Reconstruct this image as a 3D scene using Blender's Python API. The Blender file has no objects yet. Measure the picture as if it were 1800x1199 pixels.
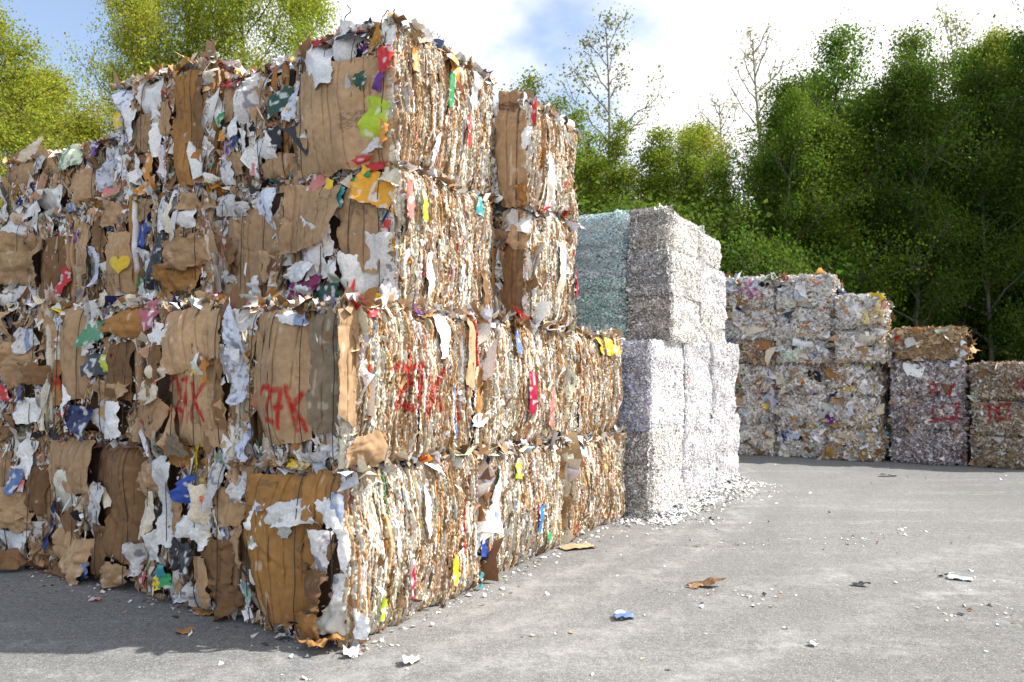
import bpy, math, random
import numpy as np

# ------------------------------------------------------------------ basics
scene = bpy.context.scene
COL = scene.collection
rng = np.random.default_rng(11)
random.seed(5)
ORIGIN = (-0.94, 4.3)                      # front corner of the big stack
YAW = math.radians(-30.0)                  # the rows of bales run 30 degrees off the view
CS, SN = math.cos(YAW), math.sin(YAW)

def to_world(gx, gy):
    return (ORIGIN[0] + CS*gx - SN*gy, ORIGIN[1] + SN*gx + CS*gy)

def tag(o, label=None, cat=None, group=None, kind=None):
    for k, v in (('label', label), ('category', cat), ('group', group), ('kind', kind)):
        if v: o[k] = v
    return o

def empty(name, loc, rz=0.0):
    o = bpy.data.objects.new(name, None); COL.objects.link(o)
    o.location = loc; o.rotation_euler = (0, 0, rz)
    return o

class Mesh:
    """collects vertex / face / colour blocks and links them as one object"""
    def __init__(s): s.v, s.c, s.q, s.t, s.n = [], [], [], [], 0
    def add(s, v, c, quads=None, tris=None):
        v = np.asarray(v, float).reshape(-1, 3)
        c = np.asarray(c, float)
        if c.ndim == 1: c = np.tile(c, (len(v), 1))
        s.v.append(v); s.c.append(c.reshape(-1, 3))
        if quads is not None: s.q.append(np.asarray(quads).reshape(-1, 4) + s.n)
        if tris is not None: s.t.append(np.asarray(tris).reshape(-1, 3) + s.n)
        s.n += len(v)
    def build(s, name, mat, parent=None, smooth=False):
        me = bpy.data.meshes.new(name)
        V = np.concatenate(s.v); C = np.clip(np.concatenate(s.c), 0.004, 0.93)
        Q = np.concatenate(s.q) if s.q else np.zeros((0, 4), int)
        T = np.concatenate(s.t) if s.t else np.zeros((0, 3), int)
        me.vertices.add(len(V)); me.vertices.foreach_set('co', V.astype(np.float32).ravel())
        me.loops.add(Q.size + T.size)
        me.loops.foreach_set('vertex_index', np.concatenate([Q.ravel(), T.ravel()]).astype(np.int32))
        me.polygons.add(len(Q) + len(T))
        st = np.concatenate([np.arange(len(Q))*4, Q.size + np.arange(len(T))*3]).astype(np.int32)
        me.polygons.foreach_set('loop_start', st)
        a = me.color_attributes.new('tint', 'FLOAT_COLOR', 'POINT')
        a.data.foreach_set('color', np.hstack([C, np.ones((len(C), 1))]).astype(np.float32).ravel())
        if smooth: me.polygons.foreach_set('use_smooth', np.ones(len(Q)+len(T), bool))
        me.update(); me.validate()
        me.materials.append(mat)
        o = bpy.data.objects.new(name, me); COL.objects.link(o)
        if parent is not None: o.parent = parent
        return o

def grid_quads(nu, nv, n=1):
    """quads of n stacked (nu x nv) vertex grids"""
    i = np.arange(nu-1)[:, None]*nv + np.arange(nv-1)[None, :]
    q = np.stack([i, i+nv, i+nv+1, i+1], -1).reshape(-1, 4)
    return (q[None] + (np.arange(n)*nu*nv)[:, None, None]).reshape(-1, 4)

def hash3(i, j, k, seed):
    h = (i*374761393 + j*668265263 + k*1442695041 + seed*974634777) & 0xFFFFFFFF
    h = ((h ^ (h >> 13))*1274126177) & 0xFFFFFFFF
    h = ((h ^ (h >> 16))*2246822519) & 0xFFFFFFFF
    return ((h ^ (h >> 15)) & 0xFFFFFF)/float(0xFFFFFF)*2-1

def vnoise(x, y, z=0.0, seed=0):
    x, y, z = np.broadcast_arrays(np.asarray(x, float), np.asarray(y, float), np.asarray(z, float))
    xi, yi, zi = np.floor(x).astype(np.int64), np.floor(y).astype(np.int64), np.floor(z).astype(np.int64)
    fx, fy, fz = x-xi, y-yi, z-zi
    fx, fy, fz = fx*fx*(3-2*fx), fy*fy*(3-2*fy), fz*fz*(3-2*fz)
    r = 0
    for a in (0, 1):
        for b in (0, 1):
            for c in (0, 1):
                w = (fx if a else 1-fx)*(fy if b else 1-fy)*(fz if c else 1-fz)
                r = r + w*hash3(xi+a, yi+b, zi+c, seed)
    return r

# ------------------------------------------------------------------ materials
def new_mat(name):
    m = bpy.data.materials.new(name); m.use_nodes = True
    nt = m.node_tree; b = nt.nodes['Principled BSDF']
    return m, nt, b

def tint_material(name, rough=0.85, vary=0.22, scale=55, bump=0.25, spec=0.2, translucent=0.0, huevar=0.0, marks=None):
    m, nt, b = new_mat(name)
    N, L = nt.nodes, nt.links
    at = N.new('ShaderNodeAttribute'); at.attribute_name = 'tint'
    tc = N.new('ShaderNodeTexCoord')
    n1 = N.new('ShaderNodeTexNoise'); n1.inputs['Scale'].default_value = scale; n1.inputs['Detail'].default_value = 4
    L.new(tc.outputs['Object'], n1.inputs['Vector'])
    mr = N.new('ShaderNodeMapRange'); mr.inputs['From Min'].default_value = 0.3; mr.inputs['From Max'].default_value = 0.7
    mr.inputs['To Min'].default_value = 1-vary; mr.inputs['To Max'].default_value = 1+vary*0.5
    L.new(n1.outputs['Fac'], mr.inputs['Value'])
    mx = N.new('ShaderNodeMix'); mx.data_type = 'RGBA'; mx.blend_type = 'MULTIPLY'; mx.inputs['Factor'].default_value = 1
    L.new(at.outputs['Color'], mx.inputs['A']); L.new(mr.outputs['Result'], mx.inputs['B'])
    out = mx.outputs['Result']
    if marks:                                # print and small slits
        mp = N.new('ShaderNodeMapping'); mp.inputs['Scale'].default_value = marks[1]
        nn = N.new('ShaderNodeTexNoise'); nn.inputs['Scale'].default_value = marks[0]; nn.inputs['Detail'].default_value = 2
        L.new(tc.outputs['Object'], mp.inputs['Vector']); L.new(mp.outputs['Vector'], nn.inputs['Vector'])
        m3 = N.new('ShaderNodeMapRange'); m3.inputs['From Min'].default_value = marks[2]; m3.inputs['From Max'].default_value = marks[2]+.05
        m3.inputs['To Min'].default_value = 1; m3.inputs['To Max'].default_value = marks[3]
        L.new(nn.outputs['Fac'], m3.inputs['Value'])
        m4 = N.new('ShaderNodeMix'); m4.data_type = 'RGBA'; m4.blend_type = 'MULTIPLY'; m4.inputs['Factor'].default_value = 1
        L.new(out, m4.inputs['A']); L.new(m3.outputs['Result'], m4.inputs['B'])
        out = m4.outputs['Result']
    if huevar:
        oi = N.new('ShaderNodeObjectInfo'); hs = N.new('ShaderNodeHueSaturation')
        m2 = N.new('ShaderNodeMapRange'); m2.inputs['To Min'].default_value = 0.5-huevar; m2.inputs['To Max'].default_value = 0.5+huevar
        L.new(oi.outputs['Random'], m2.inputs['Value']); L.new(m2.outputs['Result'], hs.inputs['Hue']); L.new(out, hs.inputs['Color'])
        out = hs.outputs['Color']
    L.new(out, b.inputs['Base Color'])
    b.inputs['Roughness'].default_value = rough
    b.inputs['Specular IOR Level'].default_value = spec
    if bump:
        bp = N.new('ShaderNodeBump'); bp.inputs['Strength'].default_value = bump; bp.inputs['Distance'].default_value = 0.004
        L.new(n1.outputs['Fac'], bp.inputs['Height']); L.new(bp.outputs['Normal'], b.inputs['Normal'])
    if translucent:
        tr = N.new('ShaderNodeBsdfTranslucent'); ms = N.new('ShaderNodeMixShader'); ms.inputs['Fac'].default_value = translucent
        L.new(out, tr.inputs['Color'])
        L.new(b.outputs['BSDF'], ms.inputs[1]); L.new(tr.outputs['BSDF'], ms.inputs[2])
        L.new(ms.outputs['Shader'], N['Material Output'].inputs['Surface'])
    return m

M_PAPER = tint_material('waste_paper', 0.85, 0.20, 60, 0.3, marks=(170, (1, 1, .6), .66, .5))
M_CARD = tint_material('corrugated_cardboard', 0.88, 0.20, 22, 0.5, 0.12, marks=(60, (1, 1, .22), .70, .35))
M_FILM = tint_material('printed_film', 0.45, 0.15, 30, 0.3, 0.4)
M_SHRED = tint_material('shredded_paper', 0.9, 0.12, 80, 0.2, 0.1)
M_WIRE = tint_material('rusty_wire', 0.6, 0.3, 90, 0.0, 0.4)
M_LEAF = tint_material('leaves', 0.7, 0.2, 2.0, 0.0, 0.12, 0.5, 0.012)
M_BARK = tint_material('bark', 0.9, 0.35, 14, 0.5, 0.1)

# base colours (linear)
K = dict(kraft=(.42,.275,.16), orangekraft=(.33,.17,.06), yellowkraft=(.55,.32,.09), brown=(.21,.12,.062), greybrown=(.215,.165,.115),
         white=(.78,.78,.79), cream=(.68,.60,.48), cream2=(.72,.68,.58), grey=(.52,.52,.50), greyprint=(.58,.57,.57), blueprint=(.62,.66,.78),
         greenprint=(.56,.62,.48), yellowprint=(.66,.55,.25), black=(.018,.018,.022), darkgrey=(.05,.055,.06), darkgreen=(.02,.07,.045),
         lime=(.42,.55,.03), lime2=(.35,.42,.04), green=(.03,.26,.08), green2=(.08,.24,.12), purple=(.12,.03,.20), red=(.52,.03,.035), crimson=(.38,.01,.05),
         salmon=(.55,.2,.17), orange=(.60,.26,.04), orange2=(.68,.33,.02), orangered=(.60,.12,.03), yellow=(.72,.50,.02), blue=(.025,.07,.33), blue2=(.12,.2,.42),
         blue3=(.03,.20,.52), navy=(.02,.03,.12), teal=(.05,.33,.36), maroon=(.22,.01,.08), redblue=(.4,.1,.14))
PAL_END = [('kraft',.30),('brown',.10),('orangekraft',.07),('white',.21),('cream',.13),('greyprint',.09),('grey',.04),('blueprint',.05),('black',.02),('darkgrey',.025),
           ('red',.012),('green2',.008),('blue2',.012),('yellow',.008),('navy',.015),('salmon',.012),('greenprint',.02),('purple',.004),('teal',.004),('orange',.006)]
PAL_SIDE = [('kraft',.30),('cream',.27),('brown',.075),('orangekraft',.06),('white',.13),('cream2',.10),('grey',.05),('greybrown',.03),('black',.008),
            ('salmon',.008),('red',.005),('green2',.003),('blue2',.005),('yellowprint',.008),('orange',.004)]
def pal(p, n, r):
    w = np.array([x[1] for x in p]); w = w/w.sum()
    a = np.array([K[x[0]] for x in p])
    c = a[r.choice(len(p), n, p=w)]
    return c*(1+r.normal(0, .13, (n, 1)))*(1+r.normal(0, .03, (n, 3)))

# ------------------------------------------------------------------ sheets and scraps
def scraps(mesh, r, P, U, V, su, sv, cols, nu=4, nv=4, curl=.28, crumple=.07, jag=.075, prints=.3):
    """n small torn pieces: centre P, unit axes U, V (n,3), half sizes su, sv (n,)"""
    n = len(P)
    W = np.cross(U, V)
    a = np.linspace(-1, 1, nu)[None, :, None]; b = np.linspace(-1, 1, nv)[None, None, :]
    k = lambda s: r.normal(0, s, (n, 1, 1))
    aa = a*(1+k(.15)) + b*k(.25) + a*b*k(.3) + r.normal(0, jag, (n, nu, nv))
    bb = b*(1+k(.15)) + a*k(.25) + a*b*k(.2) + r.normal(0, jag, (n, nu, nv))
    h = a*a*k(curl) + b*b*k(curl) + a*b*k(curl) + np.abs(a-k(.5))*k(curl) + r.normal(0, crumple, (n, nu, nv))
    s3 = np.minimum(su, sv)[:, None, None]
    X = P[:, None, None, :] + (aa*su[:, None, None])[..., None]*U[:, None, None, :] + (bb*sv[:, None, None])[..., None]*V[:, None, None, :] \
        + (h*s3)[..., None]*W[:, None, None, :]
    C = np.repeat(cols[:, None, :], nu*nv, 1).reshape(n, nu, nv, 3)
    if prints:
        who = r.random(n) < prints
        c2 = pal(PAL_END, n, r)[:, None, None, :]
        f = (r.random((n, nu, nv, 1)) < .3)*who[:, None, None, None]*.8
        C = C*(1-f) + c2*f
    C = C*(1+r.normal(0, .05, (n, nu, nv, 1)))
    mesh.add(X, C.reshape(-1, 3), grid_quads(nu, nv, n))

def rnd_axes(r, n, normal, tilt, up=(0, 0, 1), spin=math.pi):
    """axes of pieces lying roughly on a face of the given outward normal"""
    N = np.tile(np.array(normal, float), (n, 1)) + r.normal(0, tilt, (n, 3))
    N /= np.linalg.norm(N, axis=1)[:, None]
    R = np.tile(np.array(up, float), (n, 1))
    if abs(np.dot(normal, up)) > .9: R = np.tile(np.array((1., 0, 0)), (n, 1))
    U = np.cross(R, N); U /= np.linalg.norm(U, axis=1)[:, None]
    V = np.cross(N, U)
    t = r.uniform(-spin, spin, (n, 1))
    return U*np.cos(t)+V*np.sin(t), -U*np.sin(t)+V*np.cos(t)

def seg_dist(u, z, strokes):
    d = np.full(np.shape(u), 9.0)
    for s in strokes:
        for (x0, y0), (x1, y1) in zip(s[:-1], s[1:]):
            dx, dy = x1-x0, y1-y0
            t = np.clip(((u-x0)*dx+(z-y0)*dy)/(dx*dx+dy*dy+1e-9), 0, 1)
            d = np.minimum(d, np.hypot(u-x0-t*dx, z-y0-t*dy))
    return d

def spray(C, u, z, strokes, r, width=.019, col=(.42, .03, .022)):
    """sprayed red paint carried by the pieces under the strokes"""
    if not strokes: return C
    d = seg_dist(u, z, strokes)
    f = np.clip((width*1.3-d)/(width*.7), 0, 1)*np.clip(.92+.35*vnoise(u*40, z*40, 0, 3)+r.normal(0, .1, np.shape(u)), 0, 1)
    f = f[..., None]
    return C*(1-f)+np.array(col)*f

def sheet(w, h, kind, color, seed, res=.014, marks=None, u0=0, z0=0, rot=0):
    """one larger torn sheet in its own (u, z, out) frame -> verts (n,m,3), colours"""
    r = np.random.default_rng(seed)
    nu, nv = int(np.clip(w/res, 6, 70)), int(np.clip(h/res, 6, 110))
    if kind == 'heart': nu = nv = 25
    a = np.linspace(-1, 1, nu); b = np.linspace(-1, 1, nv)
    creases = []
    if kind in ('card', 'card27', 'card27b', 'box'):
        ncr = int(w/.13) if kind != 'box' else 1
        if kind == 'card27': ncr = 3
        creases = list((np.arange(1, ncr+1)/(ncr+1))*2-1 + r.normal(0, .06, ncr))
        ex = []
        for c in creases: ex += [c-.0065/w*2, c, c+.0065/w*2]
        a = np.sort(np.unique(np.concatenate([a, ex]))); nu = len(a)
    A, B = np.meshgrid(a, b, indexing='ij')
    th = np.arctan2(B, A)
    jag = dict(card=.065, card27=.03, card27b=.05, box=.04, flat=.04, crum=.17, paper=.15, film=.14, heart=0)[kind]
    rad = np.maximum(np.abs(A), np.abs(B))
    sd = int(r.integers(1, 9999))
    def torn(t, side, size):                # ragged offset along one torn edge
        k = size/min(w, h)
        def ln(x, q):                        # angular, straight-sided noise
            i = np.floor(x).astype(np.int64); f = x-i; s = np.floor(side).astype(np.int64)
            return hash3(i, s, i*0+q, sd)*(1-f)+hash3(i+1, s, i*0+q, sd)*f
        return jag*(1.0*ln(t*1.3*k, 0)+.7*ln(t*3.3*k, 1)+.30*ln(t*9*k, 2)+.22*ln(t*21*k, 3))
    cut = jag*4.5*np.clip(r.uniform(-.5, .55, 4), 0, 1)       # corners torn away
    fa = torn(B, np.where(A > 0, 3.5, 7.5), h)*min(w, h)/w; fb = torn(A, np.where(B > 0, 11.5, 17.5), w)*min(w, h)/h
    ci = np.where(A > 0, np.where(B > 0, cut[0], cut[1]), np.where(B > 0, cut[2], cut[3]))*(np.abs(A*B))**2
    if kind == 'heart':
        tt = np.arctan2(A, B); cir = np.maximum(np.abs(A), np.abs(B))
        hx = .95*np.sin(tt)**3; hy = (13*np.cos(tt)-5*np.cos(2*tt)-2*np.cos(3*tt)-np.cos(4*tt))/16.
        UU = hx*cir*w/2; ZZ = hy*cir*h/2
    else:
        cr = r.normal(0, jag*.9, 4)
        UU = (A*(1+fa*np.abs(A)**2-.5*ci) + B*cr[0] + A*B*cr[1])*w/2; ZZ = (B*(1+fb*np.abs(B)**2-.5*ci) + A*cr[2] + A*B*cr[3])*h/2
    sc = min(w, h)
    out = np.zeros_like(A)
    out += .10*sc*(1-A*A)*(.35+.4*r.random()) - .03*sc*(B*B)
    s1 = int(r.integers(1, 9999))
    if kind in ('card', 'card27', 'card27b', 'box', 'flat'):
        for c in creases:
            out -= (.022+.016*r.random())*np.clip(1-np.abs(A-c)*w/2/.0075, 0, 1)*np.clip(.75+.9*vnoise(B*h*4, c*9, 0, s1), 0, 1)
            out += r.normal(0, .05)*np.abs(A-c)*w*.5
        out += .013*vnoise(UU*5, ZZ*3, 0, s1) - .010*np.abs(vnoise(UU*9, ZZ*5, 0, s1+1)) - .007*np.abs(vnoise(UU*20+3*vnoise(UU*4, ZZ*4, 0, s1+13), ZZ*9, 0, s1+2))
        if kind != 'card27':
            for q in range(int(2+w*h*10)):    # long diagonal buckles with a sharp ridge
                ang = r.normal(1.2, .5)*r.choice([-1, 1]); px, pz = r.uniform(-.45, .45)*w, r.uniform(-.45, .45)*h
                d = (UU-px)*math.sin(ang)-(ZZ-pz)*math.cos(ang)
                out += r.choice([-1, 1])*r.uniform(.006, .018)*np.clip(1-np.abs(d)/r.uniform(.025, .07), 0, 1)*np.clip(1.2-np.abs((UU-px)*math.cos(ang)+(ZZ-pz)*math.sin(ang))/.22, 0, 1)
        for q in range(int(2+w*h*22)):        # dents and buckles
            ang = r.uniform(0, 3.14); px, pz = r.uniform(-.5, .5)*w, r.uniform(-.5, .5)*h
            d = (UU-px)*math.sin(ang)-(ZZ-pz)*math.cos(ang)
            l = (UU-px)*math.cos(ang)+(ZZ-pz)*math.sin(ang)
            out -= r.uniform(.006, .020)*np.exp(-np.abs(d)/.010)*np.exp(-(l/.08)**2)
        out += .03*sc*r.normal()*A*B*(0 if kind == 'heart' else 1)
        edge = np.clip((rad-.86)/.14, 0, 1)
        out += edge*.02*vnoise(th*4, 0, 0, s1+5)
    else:
        for q in range(7):                    # sharp folds: each bends the sheet along a random straight line
            ang = r.uniform(0, 3.14); px, pz = r.uniform(-.45, .45)*w, r.uniform(-.45, .45)*h
            d = (UU-px)*math.sin(ang)-(ZZ-pz)*math.cos(ang)
            out += r.normal(0, .22)*np.abs(d)*(1 if kind != 'film' else .6)
        out -= np.median(out); out = np.clip(out, -.25*sc, .30*sc)
        out += (.045 if kind != 'film' else .025)*sc*vnoise(UU*5/sc, ZZ*5/sc, 0, s1)
        if kind == 'crum': out += .16*sc*np.abs(vnoise(UU*3.2/sc, ZZ*3.2/sc, 0, s1+2))+.05*sc*np.abs(vnoise(UU*8/sc, ZZ*8/sc, 0, s1+3))
        out += .02*vnoise(th*3, rad*2, 0, s1+4)*rad**2
    base = np.array(K[color])*(1+r.normal(0, .05))
    C = np.tile(base, A.shape+(1,))
    C *= (1+.13*vnoise(UU*6, ZZ*6, 0, s1+7)+.10*vnoise(UU*2.5, ZZ*1.5, 1, s1+7))[..., None]
    if kind in ('paper',):
        n = vnoise(UU*45, ZZ*30, 0, s1+8)
        pc = np.array(K['navy'] if 'print' in color else K['grey'])
        m = (np.clip((n-(.40 if 'print' in color else .62))*9, 0, 1)*(.6 if 'print' in color else .35))[..., None]
        C = C*(1-m)+pc*m
        if r.random() < .35:
            m = (np.clip((vnoise(UU*14, ZZ*10, 0, s1+11)-.45)*8, 0, 1)*.7)[..., None]
            C = C*(1-m)+np.array(K[['red', 'blue2', 'green2', 'yellow', 'kraft'][int(r.integers(5))]])*m
    elif kind == 'film':
        m = (np.clip((vnoise(UU*26, ZZ*26, 0, s1+9)-.42)*7, 0, 1)*.7)[..., None]
        C = C*(1-m)+np.array(K['white'])*m*.9
    elif kind in ('card', 'box') and r.random() < .45:    # a printed block on the carton
        pu, pz, pw, ph = r.uniform(-.3, .3)*w, r.uniform(-.35, .35)*h, r.uniform(.10, .25)*w, r.uniform(.03, .10)*h
        m = ((np.abs(UU-pu) < pw) & (np.abs(ZZ-pz) < ph) & (vnoise(UU*55, ZZ*90, 0, s1+15) > -.1)).astype(float)[..., None]*.45
        C = C*(1-m)+np.array([.08, .06, .06])*m
    elif kind not in ('flat', 'heart'):
        m = (np.clip((vnoise(UU*24, ZZ*10, 0, s1+9)-.72)*14, 0, 1)*.4)[..., None]   # stains, torn liner
        C = C*(1-m)+np.array(K['cream'])*m
    if kind == 'heart': out = out*.08
    cr, sr = math.cos(math.radians(rot)), math.sin(math.radians(rot))
    U2 = u0+UU*cr-ZZ*sr; Z2 = z0+UU*sr+ZZ*cr
    if marks: C = spray(C, U2, Z2, marks, r)
    return np.stack([U2, Z2, out], -1), C

# ------------------------------------------------------------------ bales of mixed paper
def face_map(face, w, l):
    """(u, z, out) on a face -> local xyz of the bale"""
    if face == 'e': return lambda u, z, o: np.stack([u, -l/2-o, z], -1)
    return lambda u, z, o: np.stack([w/2+o, u, z], -1)

def face_off(u, z, hw, h, seed, edge=.075):
    d = np.minimum(np.minimum(hw-np.abs(u), z+.02), h-z)
    return -edge*np.exp(-np.clip(d, 0, 9)/.045) + .035*vnoise(u*2.2, z*2.2, 0, seed) + .03*(1-(u/hw)**2)*(1-(2*z/h-1)**2)

def bale_core(mesh, w, l, h, seed, inset=.05, col=(.20, .135, .085), n=12):
    r = np.random.default_rng(seed)
    for ax in range(3):
        for sg in (-1, 1):
            a = np.linspace(-1, 1, n); A, B = np.meshgrid(a, a, indexing='ij')
            P = np.zeros((n, n, 3)); o = [i for i in range(3) if i != ax]
            P[..., ax] = sg; P[..., o[0]] = A; P[..., o[1]] = B
            k = (np.abs(P)**9).sum(-1)**(-1/9.)
            P = P*(k[..., None]*.35+.65)
            H = np.array([w/2-inset, l/2-inset, h/2-inset*.55])
            X = P*H; X[..., 2] += h/2
            dn = .018*vnoise(X[..., 0]*6, X[..., 1]*6, X[..., 2]*6, seed)
            X = X+P*dn[..., None]
            X[..., 2] = np.maximum(X[..., 2], .004)
            C = np.array(col)*(1+.35*vnoise(X[..., 0]*14, X[..., 1]*14, X[..., 2]*14, seed+1))[..., None]
            mesh.add(X, C.reshape(-1, 3), grid_quads(n, n))

def layer_edges(mesh, r, L, h, fmap, hw, seed, marks=None, pitch=.0054, dz=.012):
    """the cut edges of thousands of pressed sheets: wavy upright ribs, each broken into torn lengths"""
    n = int(L/pitch)
    wd = r.lognormal(0, .45, n); wd = wd/wd.sum()*L
    u = -L/2+np.cumsum(wd)-wd/2
    nz = int(h/dz)
    z = np.linspace(0, h, nz)
    Uc, Z = np.meshgrid(u, z, indexing='ij'); Wd = np.repeat(wd[:, None], nz, 1)
    br = r.random((n, nz)) < .10
    seg = np.cumsum(br, 1) + (np.arange(n)*(nz+2))[:, None]
    cols = pal(PAL_SIDE, n*(nz+2), r)
    keep = pal(PAL_SIDE, n, r); bn = vnoise(u*6, 0, 0, seed+9); kb = (bn > .1) & (r.random(n) < .6); keep[kb] = np.array(K['kraft'])*(1+r.normal(0, .2, (kb.sum(), 1)))
    kb = (bn < -.3) & (r.random(n) < .5); keep[kb] = np.array(K['cream2'])*(1+r.normal(0, .1, (kb.sum(), 1)))
                            # most lengths keep their sheet's colour
    own = r.random(n*(nz+2)) < .5
    colidx = np.repeat(np.arange(n), nz+2)
    cols[own] = keep[colidx[own]]
    dep = r.normal(0, .0075, n*(nz+2)) - (r.random(n*(nz+2)) < .09)*.022
    C = cols[seg]*(1+r.normal(0, .10, (n, nz, 1)))
    warp = .030*vnoise(Uc*2.5, Z*3.2, 0, seed)+.008*vnoise(Uc*7, Z*9, 0, seed+1)+.0035*vnoise(Uc*20, Z*26, 0, seed+4)
    O = dep[seg] + .016*vnoise(Uc*13, Z*2.2, 0, seed+2)+.010*vnoise(Uc*34, Z*8, 0, seed+3)+.008*vnoise(Uc*60, Z*14, 0, seed+7) + r.normal(0, .0032, (n, nz))
    O -= .09*np.clip(vnoise(Uc*9, Z*1.0, 0, seed+5)-.40, 0, 1)
    O += face_off(Uc, Z, hw, h, seed+6)
    topj = r.normal(0, .018, (n, 1)); Z2 = Z+topj*(Z/h)**3 + np.abs(r.normal(0, .01, (n, 1)))*(1-Z/h)**4
    U2 = Uc+warp
    U2 = np.clip(U2, -hw*1.0, hw*1.0)
    lo = U2-Wd*.55+r.normal(0, .0016, U2.shape); hi = U2+Wd*.55+r.normal(0, .0016, U2.shape)
    tilt = r.normal(0, .005, (n*(nz+2)))[seg]
    if marks: C = C*.12+.88*spray(C, U2, Z2, marks, r, .025)
    cross = [(lo, O-.045), (lo, O+tilt), (hi, O-tilt), (hi, O-.045)]
    X = np.stack([fmap(a, Z2, o) for a, o in cross], 1)      # n,4,nz,3
    CC = np.repeat(C[:, None], 4, 1)
    mesh.add(X, CC.reshape(-1, 3), grid_quads(4, nz, n))

def face_points(r, n, hw, h):
    return r.uniform(-hw, hw, n)*.985, r.uniform(0.01, h*.99, n)

def end_scraps(mesh, r, w, l, h, fmap, seed, nrm=(0, -1, 0), hw=None, marks=None, covers=()):
    hw = hw or w/2
    area = 2*hw*h
    for dens, lo, hi, nn, out, tl, asp in ((230, .035, .095, 5, -.004, .14, 1.9), (520, .014, .042, 4, .010, .36, 1.6), (300, .004, .009, 3, .012, .3, 9), (1500, .004, .014, 3, .014, .7, 1.3)):
        n = int(area*dens)
        u, z = face_points(r, n, hw*.97, h)
        free = np.ones(n, bool)                       # leave the large sheets in view
        for (fu, fz, fw, fh) in covers:
            ins = (np.abs(u-fu) < fw*.5+hi*.15) & (np.abs(z-fz) < fh*.5+hi*.15)
            free &= ~(ins & (r.random(n) < (.97 if fw*fh > .01 else .8)))
        free &= (vnoise(u*7, z*4.5, 0, seed+41) > -.56) | (r.random(n) < .2)      # dark hollows
        u, z = u[free], z[free]; n = len(u)
        s = np.exp(r.uniform(math.log(lo), math.log(hi), n))
        o = face_off(u, z, hw, h, seed, .11)+r.normal(out, .012, n)
        P = fmap(u, z, o)
        U, V = rnd_axes(r, n, nrm, tl, spin=.7)
        c = pal(PAL_END, n, r)
        # sheets of one kind come in clumps
        cl = vnoise(u*3.1, z*2.6, 0, seed+31)
        kr = (cl > .10) & (r.random(n) < .6); c[kr] = np.array(K['kraft'])*(1+r.normal(0, .22, (kr.sum(), 1)))
        wh = (cl < -.25) & (r.random(n) < .6); c[wh] = np.array(K['white'])*(1+r.normal(0, .10, (wh.sum(), 1)))
        if marks: c = spray(c, u, z, marks, r, .028)
        scraps(mesh, r, P, U, V, s*.8, s*asp*.8*r.uniform(.7, 1.5, n), c, nn, nn)

def side_slivers(mesh, r, L, h, fmap, seed, hw, nrm=(1, 0, 0), marks=None, dens=170, covers=()):
    n = int(L*h*dens)
    u, z = face_points(r, n, hw, h)
    free = np.ones(n, bool)
    for (fu, fz, fw, fh) in covers: free &= ~((np.abs(u-fu) < fw*.5+.01) & (np.abs(z-fz) < fh*.5+.01))
    u, z = u[free], z[free]; n = len(u)
    s = np.exp(r.uniform(math.log(.005), math.log(.020), n))
    P = fmap(u, z, face_off(u, z, hw, h, seed)+r.normal(.006, .010, n))
    # pieces stand on edge: their plane holds the outward axis
    U, V = rnd_axes(r, n, (0, 1, 0) if nrm[0] else (1, 0, 0), .55, spin=.6)
    c = pal(PAL_SIDE, n, r)
    if marks: c = c*.2+.8*spray(c, u, z, marks, r, .025)
    scraps(mesh, r, P, U, V, s*.8, s*r.uniform(1, 3.2, n), c, 3, 4, .5, .15, .15, .12)

def edge_fluff(mesh, r, w, l, h, per_m=90, pals=PAL_END, size=(.010, .05), rise=.012, sides=('e', 's', 't'), back=.30):
    """loose bits that stick out of the upper rim and lie on the top"""
    n = int((w+l)*per_m)
    t = r.random(n)*(w+l)
    on_e = t < w
    x = np.where(on_e, t-w/2, w/2-r.exponential(.05, n)); y = np.where(on_e, -l/2+r.exponential(.05, n), t-w-l/2)
    z = h-.012+r.normal(rise, .014, n)
    s = np.exp(r.uniform(math.log(size[0]), math.log(size[1]), n))
    N = r.normal(0, 1, (n, 3)); N[:, 2] += .8
    N /= np.linalg.norm(N, axis=1)[:, None]
    U = np.cross(N, r.normal(0, 1, (n, 3))); U /= np.linalg.norm(U, axis=1)[:, None]; V = np.cross(N, U)
    scraps(mesh, r, np.stack([x, y, z], -1), U, V, s, s*r.uniform(.6, 1.6, n), pal(pals, n, r), 4, 4, .5, .15, .15)
    # flat litter over the top face
    n = int(w*l*130)
    x, y = r.uniform(-w/2, w/2, n)*.96, r.uniform(-l/2, l/2, n)*.96
    U, V = rnd_axes(r, n, (0, 0, 1), .35)
    s = np.exp(r.uniform(math.log(.02), math.log(.10), n))
    scraps(mesh, r, np.stack([x, y, h-.025+r.normal(0, .012, n)], -1), U, V, s, s*r.uniform(.7, 1.5, n), pal(pals, n, r), 4, 4)

def tube(mesh, pts, rad, col, sides=5):
    pts = np.asarray(pts, float); n = len(pts)
    T = np.gradient(pts, axis=0); T /= np.linalg.norm(T, axis=1)[:, None]+1e-9
    ref = np.array((.31, .22, .92)); A = np.cross(T, ref); A /= np.linalg.norm(A, axis=1)[:, None]+1e-9
    B = np.cross(T, A)
    th = np.linspace(0, 2*math.pi, sides+1)
    rad = np.broadcast_to(np.asarray(rad, float), (n,))
    X = pts[:, None]+rad[:, None, None]*(np.cos(th)[None, :, None]*A[:, None]+np.sin(th)[None, :, None]*B[:, None])
    mesh.add(X, col, grid_quads(n, sides+1))

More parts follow.
